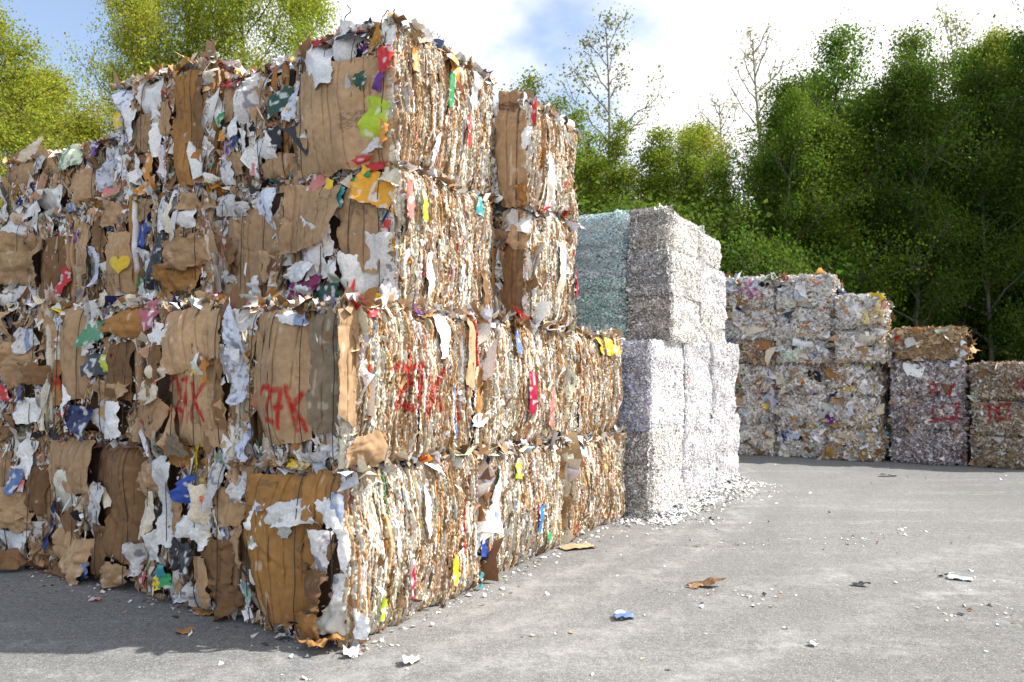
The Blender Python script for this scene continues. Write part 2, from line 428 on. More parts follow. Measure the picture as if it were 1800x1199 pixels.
BALES = []
def mixed_bale(gx, gy, z0, z1, label, ends=True, side=True, marks=None, smarks=None, group=None, tilt=0, wires=True, name='paper_bale', cat='bale'):
    """bale of mixed paper and cardboard; gx, gy are (from, to) along the row axes"""
    seed = 100+len(BALES)*17
    r = np.random.default_rng(seed)
    w, l, h = gx[1]-gx[0], gy[1]-gy[0], z1-z0
    cx, cy = (gx[0]+gx[1])/2, (gy[0]+gy[1])/2
    X, Y = to_world(cx, cy)
    loc = lambda st, c: [[(u-c, z-z0) for u, z in s] for s in st] if st else None
    me, ms = loc(marks, cx), loc(smarks, cy)
    cov = {'e': [], 's': []}
    for ax, val, rows in FEATURES:
        plane = gy[0] if ax == 'e' else gx[1]
        if abs(plane-val) > .25: continue
        c = cx if ax == 'e' else cy
        for (u, z, fw, fh, rot, kind, color) in rows:
            if rot and abs(rot) > 20: fw = fh = min(fw, fh)
            cov[ax].append((u-c, z-z0, fw, fh))
    m = Mesh()
    bale_core(m, w, l, h, seed, .075, (.16, .105, .062))
    fe, fs = face_map('e', w, l), face_map('s', w, l)
    if ends: end_scraps(m, r, w, l, h, fe, seed+3, marks=me, covers=cov['e'])
    else: end_scraps_back(m, r, w, l, h, fe, seed+3)
    if side:
        layer_edges(m, r, l, h, fs, l/2, seed+5, ms)
        side_slivers(m, r, l, h, fs, seed+5+6, l/2, marks=ms, covers=cov['s'])
    else:
        layer_edges(m, r, l, h, fs, l/2, seed+5, None, .03, .06)
    edge_fluff(m, r, w, l, h)
    o = m.build(name, M_PAPER)
    o.location = (X, Y, z0); o.rotation_euler = (0, 0, YAW+tilt)
    tag(o, label, cat, group)
    if ends and wires:
        for k in range(4):                            # baling wire pressed into the end
            u = (k+.5)/4*w-w/2+r.normal(0, .02)
            zz = np.linspace(.02, h-.01, 26)
            uu = u+.006*vnoise(zz*5, k, 0, seed)
            pts = fe(uu, zz, face_off(uu, zz, w/2, h, seed+3)+.045+.006*vnoise(zz*9, k, 1, seed))
            wm = Mesh(); tube(wm, pts, .0032, (.05, .042, .038), 4)
            wm.build('baling_wire', M_WIRE, o)
    BALES.append(dict(o=o, gx=gx, gy=gy, z0=z0, z1=z1, w=w, l=l, h=h, seed=seed, cx=cx, cy=cy, marks=me, smarks=ms, nf=0))
    return o

def end_scraps_back(mesh, r, w, l, h, fmap, seed):
    n = int(w*h*120)
    u, z = face_points(r, n, w/2, h)
    U, V = rnd_axes(r, n, (0, -1, 0), .3, spin=.7)
    s = r.uniform(.04, .10, n)
    scraps(mesh, r, fmap(u, z, face_off(u, z, w/2, h, seed)), U, V, s, s*1.4, pal(PAL_END, n, r), 3, 3)

PART_NAME = dict(card='cardboard_sheet', card27='cardboard_sheet', card27b='cardboard_sheet', box='flattened_box', flat='cardboard_sheet', crum='crumpled_cardboard',
                 paper='paper_sheet', film='printed_scrap', heart='heart_cutout')
def place_features():
    for ax, val, rows in FEATURES:
        for i, (u, z, w, h, rot, kind, color) in enumerate(rows):
            best, bd = None, 9
            for b in BALES:
                plane = b['gy'][0] if ax == 'e' else b['gx'][1]
                if abs(plane-val) > .25: continue
                lo, hi = b['gx'] if ax == 'e' else b['gy']
                d = max(lo-u, u-hi, 0)+max(b['z0']-z, z-b['z1'], 0)
                if d < bd: best, bd = b, d
            if best is None or bd > .35: continue
            b = best
            fm = face_map(ax, b['w'], b['l'])
            c = b['cx'] if ax == 'e' else b['cy']
            hw = (b['w'] if ax == 'e' else b['l'])/2
            uu, zz = u-c, z-b['z0']
            marks = b['marks'] if ax == 'e' else b['smarks']
            if kind == 'paper' and color in ('white', 'blueprint', 'greyprint'): w, h = w*.97, h*.98
            S, C = sheet(w, h, kind, color, 7000+int(abs(val)*1000)+i*13, .0095 if max(w, h) > .35 else .008, marks, uu, zz, rot)
            U, Z, O = S[..., 0], S[..., 1], S[..., 2]
            b['nf'] += 1
            big = w*h
            base = face_off(np.clip(U, -hw+.02, hw-.02), np.clip(Z, .02, b['h']-.02), hw, b['h'], b['seed']+(3 if ax == 'e' else 11), .07)
            O = O+base+(.026 if big > .06 else .042)+.0012*(b['nf'] % 12)+(.016 if kind in ('film', 'heart') else 0)
            if ax == 's': O = O*.6+base*.4+.006
            Zw = np.maximum(Z, .006-b['z0'] if b['z0'] < .1 else -9)
            X = fm(U, Zw, O)
            m = Mesh(); m.add(X, C.reshape(-1, 3), grid_quads(*U.shape))
            mat = M_CARD if kind in ('card', 'card27', 'card27b', 'box', 'flat', 'crum') else (M_FILM if kind in ('film', 'heart') else M_PAPER)
            nm = PART_NAME[kind]
            o = m.build(nm, mat, b['o'], smooth=kind in ('flat', 'heart'))
            word = {'orangekraft': 'orange brown', 'yellowkraft': 'yellowish brown', 'greybrown': 'grey brown', 'orange2': 'orange', 'blue2': 'blue', 'blue3': 'bright blue', 'green2': 'green',
                    'lime2': 'lime', 'redblue': 'red and blue', 'blueprint': 'white', 'greyprint': 'printed grey', 'greenprint': 'pale green', 'yellowprint': 'yellow printed', 'cream2': 'cream', 'kraft': 'tan'}.get(color, color)
            if kind in ('film', 'heart', 'box', 'card27') or color in ('orangekraft', 'yellowkraft', 'greybrown'):
                o['label'] = word+' '+nm.replace('_', ' ')+(' sprayed with red paint' if kind.startswith('card27') else '')

# ------------------------------------------------------------------ bales of shredded paper and far, small-piece bales
def shred_bale(gx, gy, z0, z1, label, pals, size=(.003, .0068), dens=13000, group=None, marks=None, smarks=None, name='shredded_bale', lump=.03, strata=0, top=True,
               bulge=.03, big=None, wires=0, mark_w=.03, rim=.035, tilt=.32, mark_c=(.34, .03, .04), pals_end_shade=None, spill=1.02, turn=0.0, zspill=0.0):
    seed = 4000+len(BALES)*13
    r = np.random.default_rng(seed)
    w, l, h = gx[1]-gx[0], gy[1]-gy[0], z1-z0
    cx, cy = (gx[0]+gx[1])/2, (gy[0]+gy[1])/2
    X, Y = to_world(cx, cy)
    loc = lambda st, c: [[(u-c, z-z0) for u, z in s] for s in st] if st else None
    me, ms = loc(marks, cx), loc(smarks, cy)
    m = Mesh()
    mean = sum(np.array(c)*wt for c, wt in pals)/sum(wt for c, wt in pals)
    bale_core(m, w, l, h, seed, .03+.5*rim*(bulge/.03), mean*.9, 18)
    wts = np.array([p[1] for p in pals]); wts = wts/wts.sum(); pc = np.array([p[0] for p in pals])
    we = np.array([p[1] for p in pals_end_shade or pals]); we = we/we.sum(); pe = np.array([p[0] for p in pals_end_shade or pals])  # end face can take a palette with its shade painted in
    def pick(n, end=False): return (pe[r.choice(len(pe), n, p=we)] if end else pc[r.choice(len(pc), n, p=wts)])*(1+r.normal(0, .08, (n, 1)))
    for face, hw, mk, nrm in (('e', w/2, me, (0, -1, 0)), ('s', l/2, ms, (1, 0, 0))):
        fm = face_map(face, w, l)
        for fac, (s0, s1), nn in ((1, size, 2), (.035, (size[1]*1.2, size[1]*2.4), 4)) + (((big[0], big[1], 5),) if big else ()):
            n = int(2*hw*h*dens*fac)
            u, z = face_points(r, n, hw*spill, h)
            z = np.maximum((z/h)*(h+2*zspill)-zspill, .004-z0) if zspill else z
            o = face_off(u, z, hw, h, seed, rim)*(bulge/.03)+lump*.5*vnoise(u*5, z*7, 0, seed+1)+lump*.8*vnoise(u*2.1, z*2.7, 0, seed+8)+lump*.25*vnoise(u*14, z*18, 0, seed+2)+r.normal(0, .0035 if face == 's' else .007, n)
            if strata: o += strata*np.sin(z*2*math.pi/h*3+vnoise(u*2, 0, 0, seed)*1.5)
            s = np.exp(r.uniform(math.log(s0), math.log(s1), n))
            U, V = rnd_axes(r, n, nrm, tilt if face == 's' else tilt*1.5, spin=1.2)
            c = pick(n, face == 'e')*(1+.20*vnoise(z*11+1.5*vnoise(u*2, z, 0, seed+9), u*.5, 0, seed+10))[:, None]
            if fac < 1 and big and nn == 5: c = pal(PAL_END, n, r)
            if mk:
                c = spray(c, u, z, mk, r, mark_w, mark_c)
            scraps(m, r, fm(u, z, o), U, V, s*r.uniform(.8, 1.9, n), s, c, nn+1 if nn == 2 else nn, nn, .4, .12, .12, 0 if fac == 1 else .2)
    n = int(w*l*min(dens, 5000)*.5)
    x, y = r.uniform(-w/2, w/2, n)*.97, r.uniform(-l/2, l/2, n)*.97
    zz = h-.02-max(.05, rim*(bulge/.03))*np.exp(-np.minimum(w/2-np.abs(x), l/2-np.abs(y))/.06)+.02*vnoise(x*5, y*5, 0, seed+5)+r.normal(0, .012, n)
    s = np.exp(r.uniform(math.log(size[0]*1.2), math.log(size[1]*1.5), n))
    U, V = rnd_axes(r, n, (0, 0, 1), .6)
    scraps(m, r, np.stack([x, y, zz], -1), U, V, s*1.5, s, pick(n), 3, 2, .4, .12, .12, 0)
    o = m.build(name, M_SHRED)
    o.location = (X, Y, z0); o.rotation_euler = (0, 0, YAW+r.normal(0, .006)+turn)
    tag(o, label, 'bale', group)
    for k in range(wires):
        z = h*(k+1)/(wires+1)
        uu = np.linspace(-w/2+.03, w/2-.03, 24)
        fm = face_map('e', w, l)
        wm = Mesh(); tube(wm, fm(uu, z+.01*vnoise(uu*4, k, 0, seed), .012+face_off(uu, uu*0+z, w/2, h, seed, .06)*(bulge/.03)), .003, (.07, .06, .055), 4)
        wm.build('baling_wire', M_WIRE, o)
    BALES.append(dict(o=o, gx=gx, gy=gy, z0=z0, z1=z1, w=w, l=l, h=h, seed=seed, cx=cx, cy=cy, marks=me, smarks=ms, nf=0))
    return o
FEATURES = [
('e',0.84,[(-0.89,3.56,0.959,0.814,0,'card','kraft'),(-1.15,3.98,0.402,0.476,8,'paper','white'),(-0.84,4.08,0.173,0.397,-12,'paper','white'),(-0.8,3.7,0.16,0.245,0,'paper','grey'),(-1.2,3.52,0.123,0.181,0,'paper','white'),
 (-0.97,3.78,0.153,0.178,20,'paper','white'),(-0.54,3.43,0.185,0.383,-18,'film','lime'),(-0.65,3.76,0.1,0.147,10,'film','darkgreen'),(-0.5,3.74,0.076,0.128,-20,'film','purple'),(-0.45,3.9,0.096,0.195,0,'film','red'),
 (-0.45,3.36,0.059,0.169,0,'film','orange'),(-0.59,3.27,0.252,0.094,10,'paper','white'),(-1.14,4.19,0.158,0.064,0,'film','red'),(-0.74,4.18,0.261,0.14,0,'film','black'),(-0.43,4.05,0.075,0.212,0,'paper','white'),
 (-0.67,3.18,0.223,0.06,5,'film','red'),(-2.22,3.92,0.161,0.327,0,'card','kraft'),(-2.11,3.83,0.122,0.549,0,'paper','white'),(-1.62,3.28,0.356,0.215,0,'card','kraft'),(-2.08,3.37,0.185,0.195,0,'card','kraft'),
 (-2.24,3.34,0.19,0.256,18,'paper','greyprint'),(-1.71,3.47,0.241,0.227,-20,'paper','white'),(-1.63,3.51,0.159,0.169,0,'film','black'),(-2.32,3.78,0.193,0.1,0,'film','green'),(-2.18,4.1,0.232,0.069,0,'film','red'),
 (-1.62,4.16,0.225,0.161,0,'paper','greyprint'),(-1.93,3.87,0.209,0.29,10,'paper','greyprint'),(-1.97,3.51,0.098,0.241,-10,'paper','white'),(-1.86,4.05,0.303,0.173,0,'paper','greyprint'),(-1.59,3.8,0.223,0.216,10,'film','darkgreen'),
 (-1.49,3.83,0.116,0.373,0,'paper','blueprint'),(-2.07,3.55,0.114,0.097,0,'film','navy'),(-2.28,3.63,0.118,0.089,0,'film','orange'),(-1.88,3.33,0.11,0.191,0,'paper','white'),(-2.7,3.76,0.347,1.007,2,'box','orangekraft'),
 (-3.24,4.16,0.411,0.409,-8,'paper','white'),(-3.65,4.24,0.218,0.344,-10,'paper','blueprint'),(-3.35,3.83,0.261,0.356,0,'card','kraft'),(-3.74,4.01,0.138,0.134,0,'film','yellow'),(-3.39,3.49,0.157,0.27,-8,'paper','white'),
 (-3.2,3.49,0.11,0.244,-6,'film','orange'),(-2.78,4.34,0.272,0.094,15,'crum','yellowkraft'),(-3.09,3.71,0.117,0.328,0,'paper','white'),(-2.98,3.9,0.148,0.315,0,'card','kraft'),(-3.26,3.31,0.342,0.085,10,'film','orange'),
 (-3.54,3.92,0.161,0.329,0,'paper','white'),(-2.54,3.88,0.092,0.61,0,'card','brown'),(-2.44,4.19,0.167,0.132,0,'paper','cream'),(-5.57,3.79,0.708,0.414,10,'card','kraft'),(-4.64,3.78,0.563,0.248,0,'paper','greenprint'),
 (-3.97,3.57,0.19,0.428,-20,'paper','blueprint'),(-4.17,3.8,0.147,0.137,-20,'film','purple'),(-4.32,3.42,0.339,0.38,0,'card','kraft'),(-4.83,3.35,0.492,0.262,0,'paper','white'),(-3.92,3.33,0.207,0.112,-15,'film','salmon'),
 (-5.22,3.3,0.45,0.256,20,'paper','white'),(-5.8,3.49,0.315,0.419,0,'paper','greyprint'),(-5.12,3.79,0.289,0.244,0,'paper','greyprint'),(-3.78,3.1,0.314,0.221,0,'crum','kraft'),(-5.29,3.97,0.456,0.099,25,'paper','cream'),
 (-4.75,2.66,0.527,0.645,0,'card','brown'),(-4.55,2.49,0.113,0.312,-12,'film','red'),(-5.33,2.77,0.797,0.549,0,'crum','kraft'),(-4.34,2.94,0.2,0.115,0,'film','purple'),(-4.2,2.81,0.293,0.509,0,'card','kraft'),
 (-5.54,3.16,0.469,0.224,0,'paper','white'),(-5.82,2.75,0.364,0.504,0,'crum','kraft'),(-4.0,2.62,0.285,0.39,0,'paper','blueprint'),(-3.91,2.89,0.225,0.5,6,'card','brown'),(-5.11,2.4,0.663,0.18,0,'paper','greyprint'),
 (-3.61,2.6,0.323,0.65,0,'card','kraft'),(-3.41,2.89,0.367,0.396,-3,'film','blue'),(-3.35,2.69,0.294,0.16,-20,'paper','white'),(-3.52,2.61,0.239,0.194,0,'heart','yellow'),(-3.04,2.64,0.182,0.571,-12,'film','black'),  # the black film paints a dark gap in this end
 (-3.34,2.41,0.129,0.138,0,'film','green'),(-3.23,2.47,0.127,0.347,0,'paper','white'),(-2.69,2.64,0.547,0.263,15,'crum','kraft'),(-2.74,2.45,0.519,0.253,0,'crum','orangekraft'),(-2.65,2.94,0.233,0.152,0,'paper','white'),
 (-2.86,3.01,0.096,0.309,-10,'paper','cream'),(-2.6,3.1,0.263,0.152,0,'crum','kraft'),(-3.38,3.11,0.348,0.214,0,'card','kraft'),(-2.96,3.02,0.163,0.311,0,'paper','greyprint'),(-3.14,2.36,0.167,0.156,0,'paper','white'),
 (-1.94,2.62,0.623,0.713,0,'card','kraft'),(-2.17,2.59,0.287,0.31,0,'crum','brown'),(-2.2,2.64,0.13,0.175,-10,'film','salmon'),(-1.72,2.9,0.24,0.422,0,'paper','blueprint'),(-1.79,2.28,0.202,0.187,0,'paper','white'),
 (-2.19,3.03,0.289,0.195,0,'paper','greyprint'),(-2.01,2.97,0.168,0.144,0,'paper','greyprint'),(-2.34,2.26,0.266,0.078,0,'film','red'),(-1.7,2.46,0.106,0.279,0,'card','kraft'),(-2.13,2.41,0.157,0.106,0,'paper','grey'),
 (-1.16,2.81,0.668,0.491,0,'card','kraft'),(-0.67,2.69,0.355,0.639,0,'card','kraft'),(-1.29,3.09,0.273,0.227,-10,'card','kraft'),(-0.53,2.95,0.325,0.245,-12,'film','orange2'),(-0.55,2.94,0.087,0.068,20,'paper','cream'),
 (-0.65,3.07,0.177,0.086,10,'film','green'),(-0.55,3.12,0.185,0.068,0,'film','red'),(-1.39,2.58,0.29,0.191,0,'paper','white'),(-1.09,2.53,0.239,0.459,5,'paper','white'),(-0.95,2.61,0.117,0.262,12,'paper','white'),
 (-1.28,2.39,0.321,0.179,-12,'paper','white'),(-0.51,2.42,0.236,0.418,0,'paper','white'),(-0.71,2.3,0.245,0.366,0,'paper','white'),(-1.25,2.25,0.393,0.178,0,'film','maroon'),(-1.25,2.22,0.282,0.116,0,'paper','white'),
 (-0.43,2.64,0.053,0.15,-8,'film','red'),(-0.94,2.21,0.302,0.13,0,'film','darkgreen'),(-0.97,2.98,0.082,0.193,-22,'film','yellow'),(-1.43,2.98,0.057,0.165,0,'film','orangered'),(-1.11,3.07,0.156,0.134,0,'film','salmon'),
 (-0.4,2.25,0.105,0.33,0,'paper','greyprint'),(-0.38,3.04,0.179,0.125,-30,'paper','cream'),(-0.89,2.37,0.115,0.19,0,'paper','white'),(-0.83,2.92,0.057,0.174,0,'film','teal'),(-1.69,2.16,0.331,0.065,0,'paper','greyprint'),
 ]),
('e',0.0,[(-0.58,1.59,0.569,0.847,0,'card27','kraft'),(-0.22,1.62,0.206,0.732,0,'card','greybrown'),(-0.47,1.96,0.298,0.086,-8,'paper','white'),(-0.95,1.97,0.242,0.15,10,'paper','white'),  # greybrown card paints the bale's rounded corner in shadow
 (-0.99,1.73,0.133,0.639,4,'paper','blueprint'),(-0.92,1.18,0.163,0.244,0,'paper','blueprint'),(-0.51,1.05,0.378,0.053,0,'paper','yellowprint'),(-0.45,1.06,0.074,0.046,0,'film','yellow'),(-0.27,1.1,0.198,0.089,0,'paper','greyprint'),
 (-0.92,1.29,0.087,0.133,20,'card','kraft'),(-1.43,1.48,0.629,0.743,0,'card','kraft'),(-1.48,1.85,0.515,0.435,5,'card','kraft'),(-1.61,1.92,0.126,0.128,-8,'paper','white'),(-1.8,1.89,0.143,0.18,0,'paper','white'),
 (-1.92,2.0,0.214,0.141,0,'film','redblue'),(-1.85,1.54,0.302,0.302,0,'crum','cream'),(-1.33,1.63,0.131,0.163,5,'paper','white'),(-1.9,1.33,0.344,0.327,-35,'card','kraft'),(-1.23,1.87,0.233,0.347,0,'card','kraft'),
 (-1.81,1.68,0.13,0.285,-8,'card','brown'),(-1.22,1.64,0.07,0.169,0,'film','orange'),(-1.19,1.37,0.253,0.267,0,'card','kraft'),(-1.11,1.48,0.079,0.454,0,'card','brown'),(-1.7,1.11,0.509,0.136,0,'crum','greybrown'),
 (-2.97,1.77,0.452,0.726,0,'card','kraft'),(-3.17,1.53,0.233,0.368,0,'card27b','orangekraft'),(-2.59,1.92,0.302,0.158,10,'film','green2'),(-2.23,2.02,0.453,0.256,0,'crum','orangekraft'),(-2.5,1.67,0.326,0.174,0,'film','darkgrey'),
 (-2.42,1.68,0.088,0.121,0,'film','lime2'),(-2.45,1.24,0.484,0.258,0,'paper','white'),(-2.82,1.25,0.266,0.24,-20,'film','navy'),(-2.96,1.31,0.112,0.333,-8,'paper','white'),(-2.66,1.83,0.153,0.071,0,'paper','white'),
 (-2.29,1.63,0.285,0.426,0,'card','brown'),(-2.39,1.46,0.436,0.171,0,'crum','kraft'),(-3.12,2.0,0.166,0.138,0,'paper','greyprint'),(-2.38,2.16,0.218,0.104,-20,'flat','cream'),(-2.64,2.16,0.229,0.089,10,'paper','cream'),
 (-1.92,2.11,0.134,0.058,0,'film','redblue'),(-3.92,1.43,0.301,0.127,-15,'film','red'),(-3.45,1.3,0.244,0.206,0,'paper','white'),(-3.65,1.68,0.452,0.384,0,'crum','kraft'),(-3.53,1.89,0.266,0.191,0,'paper','greyprint'),
 (-3.9,1.97,0.32,0.295,0,'crum','kraft'),(-3.81,1.17,0.407,0.193,0,'crum','brown'),(-3.6,1.44,0.215,0.143,0,'film','navy'),(-3.38,1.59,0.225,0.169,0,'crum','brown'),(-0.56,0.53,0.621,0.878,4,'card','orangekraft'),
 (-0.71,0.62,0.135,0.25,-30,'paper','white'),(-0.39,0.75,0.29,0.104,6,'paper','white'),(-0.21,0.88,0.279,0.292,0,'card','orangekraft'),(-0.56,0.88,0.563,0.212,0,'card','orangekraft'),(-0.73,0.7,0.146,0.302,-35,'paper','white'),
 (-0.43,0.78,0.371,0.139,8,'paper','white'),(-0.12,0.8,0.164,0.202,15,'paper','white'),(-0.19,0.56,0.11,0.27,0,'paper','greyprint'),(-0.05,0.68,0.058,0.499,0,'paper','white'),(-0.28,0.1,0.187,0.203,5,'crum','orangekraft'),
 (-0.13,0.17,0.199,0.186,0,'crum','grey'),(0.06,0.14,0.113,0.143,0,'paper','white'),(-0.84,0.21,0.074,0.166,22,'paper','blueprint'),(-1.06,0.73,0.223,0.238,-8,'card','kraft'),(-0.95,0.49,0.163,0.439,0,'crum','kraft'),
 (-0.26,0.37,0.234,0.203,0,'crum','brown'),(-0.48,0.67,0.099,0.126,0,'paper','grey'),(-0.69,0.81,0.113,0.107,0,'paper','blueprint'),(-0.08,0.33,0.072,0.232,0,'paper','greyprint'),(-1.69,0.71,0.278,0.634,-4,'paper','white'),
 (-1.41,0.57,0.287,0.169,0,'paper','white'),(-1.44,0.83,0.121,0.209,-25,'film','blue'),(-1.55,0.63,0.098,0.258,0,'card','kraft'),(-1.47,0.36,0.266,0.216,0,'film','black'),(-1.74,0.22,0.178,0.111,0,'film','teal'),  # the black film paints a dark hole in this end
 (-1.65,0.17,0.094,0.094,0,'film','green'),(-1.95,0.14,0.146,0.113,-10,'film','red'),(-1.75,0.15,0.089,0.095,0,'film','yellow'),(-1.24,0.76,0.081,0.076,0,'film','orangered'),(-1.94,0.85,0.266,0.285,0,'crum','kraft'),
 (-1.18,0.88,0.126,0.34,0,'paper','greyprint'),(-1.29,0.71,0.14,0.305,0,'paper','cream'),(-1.17,0.37,0.284,0.299,0,'card','brown'),(-1.28,0.22,0.116,0.339,8,'card','kraft'),(-1.93,0.61,0.172,0.324,0,'paper','cream'),
 (-0.98,0.82,0.11,0.222,0,'paper','greyprint'),(-1.39,0.09,0.131,0.19,0,'paper','greyprint'),(-1.87,0.38,0.144,0.201,0,'paper','white'),(-1.29,0.5,0.117,0.152,0,'paper','white'),(-1.08,0.14,0.279,0.221,0,'crum','brown'),
 (-1.63,1.04,0.376,0.119,0,'crum','orangekraft'),(-1.15,1.05,0.228,0.151,0,'paper','greyprint'),(-2.96,0.89,0.657,0.429,0,'card','kraft'),(-3.09,0.62,0.458,0.423,-10,'paper','cream2'),(-2.33,0.78,0.601,0.632,0,'card','brown'),
 (-2.25,0.43,0.436,0.458,0,'card','brown'),(-3.32,0.37,0.153,0.393,-6,'film','navy'),(-2.86,0.2,0.517,0.377,0,'crum','kraft'),(-2.58,0.55,0.194,0.43,-10,'paper','greyprint'),(-2.53,0.27,0.177,0.383,0,'card','brown'),
 (-2.71,0.1,0.229,0.129,20,'film','blue2'),(-2.34,0.11,0.285,0.167,0,'crum','kraft'),(-3.15,0.04,0.493,0.134,0,'crum','brown'),(-2.96,0.4,0.319,0.266,25,'card','brown'),(-2.14,0.24,0.151,0.246,0,'paper','greyprint'),
 (-3.62,0.89,0.143,0.378,-8,'paper','white'),(-3.72,0.7,0.145,0.209,-10,'film','blue2'),(-3.76,0.19,0.438,0.189,0,'paper','white'),(-3.78,0.48,0.458,0.285,0,'crum','kraft'),(-3.93,0.75,0.226,0.387,0,'card','kraft'),
 (-3.47,0.65,0.192,0.372,0,'card','brown'),(-3.64,0.37,0.358,0.169,0,'crum','kraft'),(-3.89,0.39,0.186,0.096,0,'paper','white'),]),
('s',0.0,[(2.12,1.44,0.099,0.354,0,'film','crimson'),
 (2.3,0.35,0.093,0.223,0,'film','blue3'),(1.91,0.82,0.084,0.148,0,'film','lime'),(1.47,0.28,0.073,0.129,0,'film','blue'),(1.35,0.07,0.055,0.109,0,'film','teal'),(1.35,1.26,0.237,0.102,0,'paper','white'),
 (0.98,0.24,0.062,0.206,0,'film','yellow'),(2.51,0.15,0.088,0.11,0,'film','green'),(0.1,1.16,0.304,0.205,0,'crum','kraft'),(0.14,1.98,0.093,0.049,0,'film','red'),(1.22,1.76,0.106,0.504,0,'card','kraft'),
 (1.41,1.46,0.096,0.388,0,'card','orangekraft'),(0.47,0.29,0.041,0.217,0,'film','crimson'),(0.22,0.18,0.047,0.138,0,'film','lime'),(-0.03,1.67,0.145,0.669,0,'card','kraft'),(1.93,1.87,0.075,0.206,0,'film','blue2'),
 (2.49,1.28,0.088,0.302,0,'film','salmon'),(0.85,1.87,0.107,0.316,0,'paper','white'),(1.61,0.61,0.119,0.484,0,'paper','white'),(0.67,0.69,0.05,0.339,0,'paper','white'),(3.78,1.87,0.455,0.178,0,'film','yellow'),
 ]),
('s',-0.34,[(1.43,3.85,0.063,0.284,0,'film','green'),(1.49,4.08,0.12,0.213,0,'film','orange'),(1.67,3.59,0.067,0.246,0,'film','red'),(0.99,3.93,0.068,0.163,0,'film','orange'),
 (1.04,2.84,0.055,0.23,0,'film','lime'),(1.85,3.01,0.088,0.164,0,'film','teal'),(0.91,2.88,0.053,0.292,0,'film','salmon'),(1.24,3.34,0.059,0.221,0,'paper','white'),(1.78,3.97,0.104,0.338,0,'paper','white'),
 (1.14,2.36,0.071,0.345,0,'paper','white'),(1.55,2.36,0.064,0.23,0,'paper','white'),(2.12,2.47,0.095,0.448,0,'card','orangekraft'),(1.94,2.33,0.108,0.291,0,'card','brown'),]),
('e',2.22,[(-0.18,3.57,0.312,1.061,0,'card','kraft'),(-0.04,3.55,0.079,0.37,0,'paper','white'),(0.02,3.87,0.045,0.22,0,'film','red'),(-0.13,2.93,0.262,0.22,0,'paper','white'),(-0.11,2.77,0.193,0.179,-25,'crum','kraft'),(-0.17,2.38,0.194,0.747,0,'card','brown'),
 (-0.08,3.14,0.113,0.2,0,'crum','orangekraft'),]),
('s',0.0,[(2.49,3.26,0.089,0.618,0,'paper','white'),(3.11,2.45,0.104,0.276,0,'film','crimson'),(2.66,2.51,0.116,0.835,0,'paper','cream'),
 ])]

# ------------------------------------------------------------------ the big front stack
PAINT_CORNER = [[(-.72,1.48),(-.67,1.53),(-.60,1.53),(-.585,1.48),(-.635,1.40),(-.71,1.31),(-.65,1.325),(-.57,1.315)],[(-.565,1.51),(-.48,1.515),(-.51,1.41),(-.535,1.28)],[(-.545,1.40),(-.485,1.41)],
                [(-.445,1.53),(-.425,1.41),(-.405,1.27)],[(-.345,1.49),(-.415,1.41),(-.345,1.27)]]
PAINT_SECOND = [[(-1.74,1.55),(-1.66,1.59),(-1.63,1.52),(-1.59,1.44),(-1.68,1.35),(-1.7,1.29),(-1.6,1.36),(-1.52,1.34)],[(-1.57,1.56),(-1.46,1.58),(-1.49,1.44),(-1.54,1.29)],
                [(-1.4,1.54),(-1.38,1.44),(-1.42,1.3)],[(-1.27,1.54),(-1.38,1.43),(-1.27,1.3)]]
PAINT_THIRD = [[(-3.16,1.68),(-3.17,1.56),(-3.21,1.45)],[(-3.16,1.66),(-3.07,1.53),(-3.02,1.43)],[(-3.2,1.53),(-3.07,1.52)]]
PAINT_SIDE = [[(.31,1.64),(.39,1.67),(.45,1.64),(.47,1.56),(.39,1.49),(.32,1.4),(.42,1.41),(.51,1.38)],[(.49,1.65),(.62,1.67),(.60,1.57),(.56,1.40)],[(.69,1.63),(.72,1.48),(.68,1.35)],
              [(.87,1.63),(.74,1.50),(.86,1.36)]]
G1, G2, G3, G4 = 'bales on the ground in the big mixed paper stack', 'second layer bales of the big mixed paper stack', 'third layer bales of the big mixed paper stack', 'top layer bales of the big mixed paper stack'
mixed_bale((-.96, 0), (0, 1.42), 0, 1.04, 'ground bale at the stack corner, orange brown cardboard end with torn white strips', group=G1)
mixed_bale((-2.04, -.98), (.02, 1.42), 0, 1.05, 'ground bale with long white sheets, a blue wedge and a black painted hole on its end', side=False, group=G1)
mixed_bale((-3.32, -2.07), (.06, 1.42), 0, 1.09, 'ground bale with fanned tan cardboard over folded dark brown sheets', side=False, group=G1)
mixed_bale((-4.6, -3.36), (.03, 1.42), 0, 1.10, 'ground bale at the left edge behind the white crumpled sheet', side=False, group=G1)
mixed_bale((-.98, -.01), (1.45, 2.90), 0, 1.0, 'middle ground bale of the sunlit striped long side, under the red strip bale', ends=False, group=G1)
mixed_bale((-.98, 0), (2.95, 4.43), 0, .94, 'last ground bale of the sunlit long side, next to the white shredded tower', ends=False, group=G1)
mixed_bale((-.95, 0), (0, 1.40), 1.04, 2.04, 'corner bale with 27K sprayed red on its cardboard end and its long side', marks=PAINT_CORNER, smarks=PAINT_SIDE, group=G2)
mixed_bale((-2.05, -.97), (0, 1.40), 1.06, 2.09, 'bale with smeared red paint across tan cardboard, left of the clean 27K end', side=False, marks=PAINT_SECOND, group=G2)
mixed_bale((-3.25, -2.08), (.02, 1.40), 1.10, 2.14, 'bale with a thin red mark on a cardboard flap and a crumpled white sheet below', side=False, marks=PAINT_THIRD, group=G2)
mixed_bale((-4.55, -3.28), (0, 1.40), 1.11, 2.18, 'second layer bale at the left edge with a bright red scrap', side=False, group=G2)
mixed_bale((-.97, 0), (1.43, 2.90), 1.01, 2.03, 'bale in the middle of the sunlit side with one upright dark red strip', ends=False, group=G2)
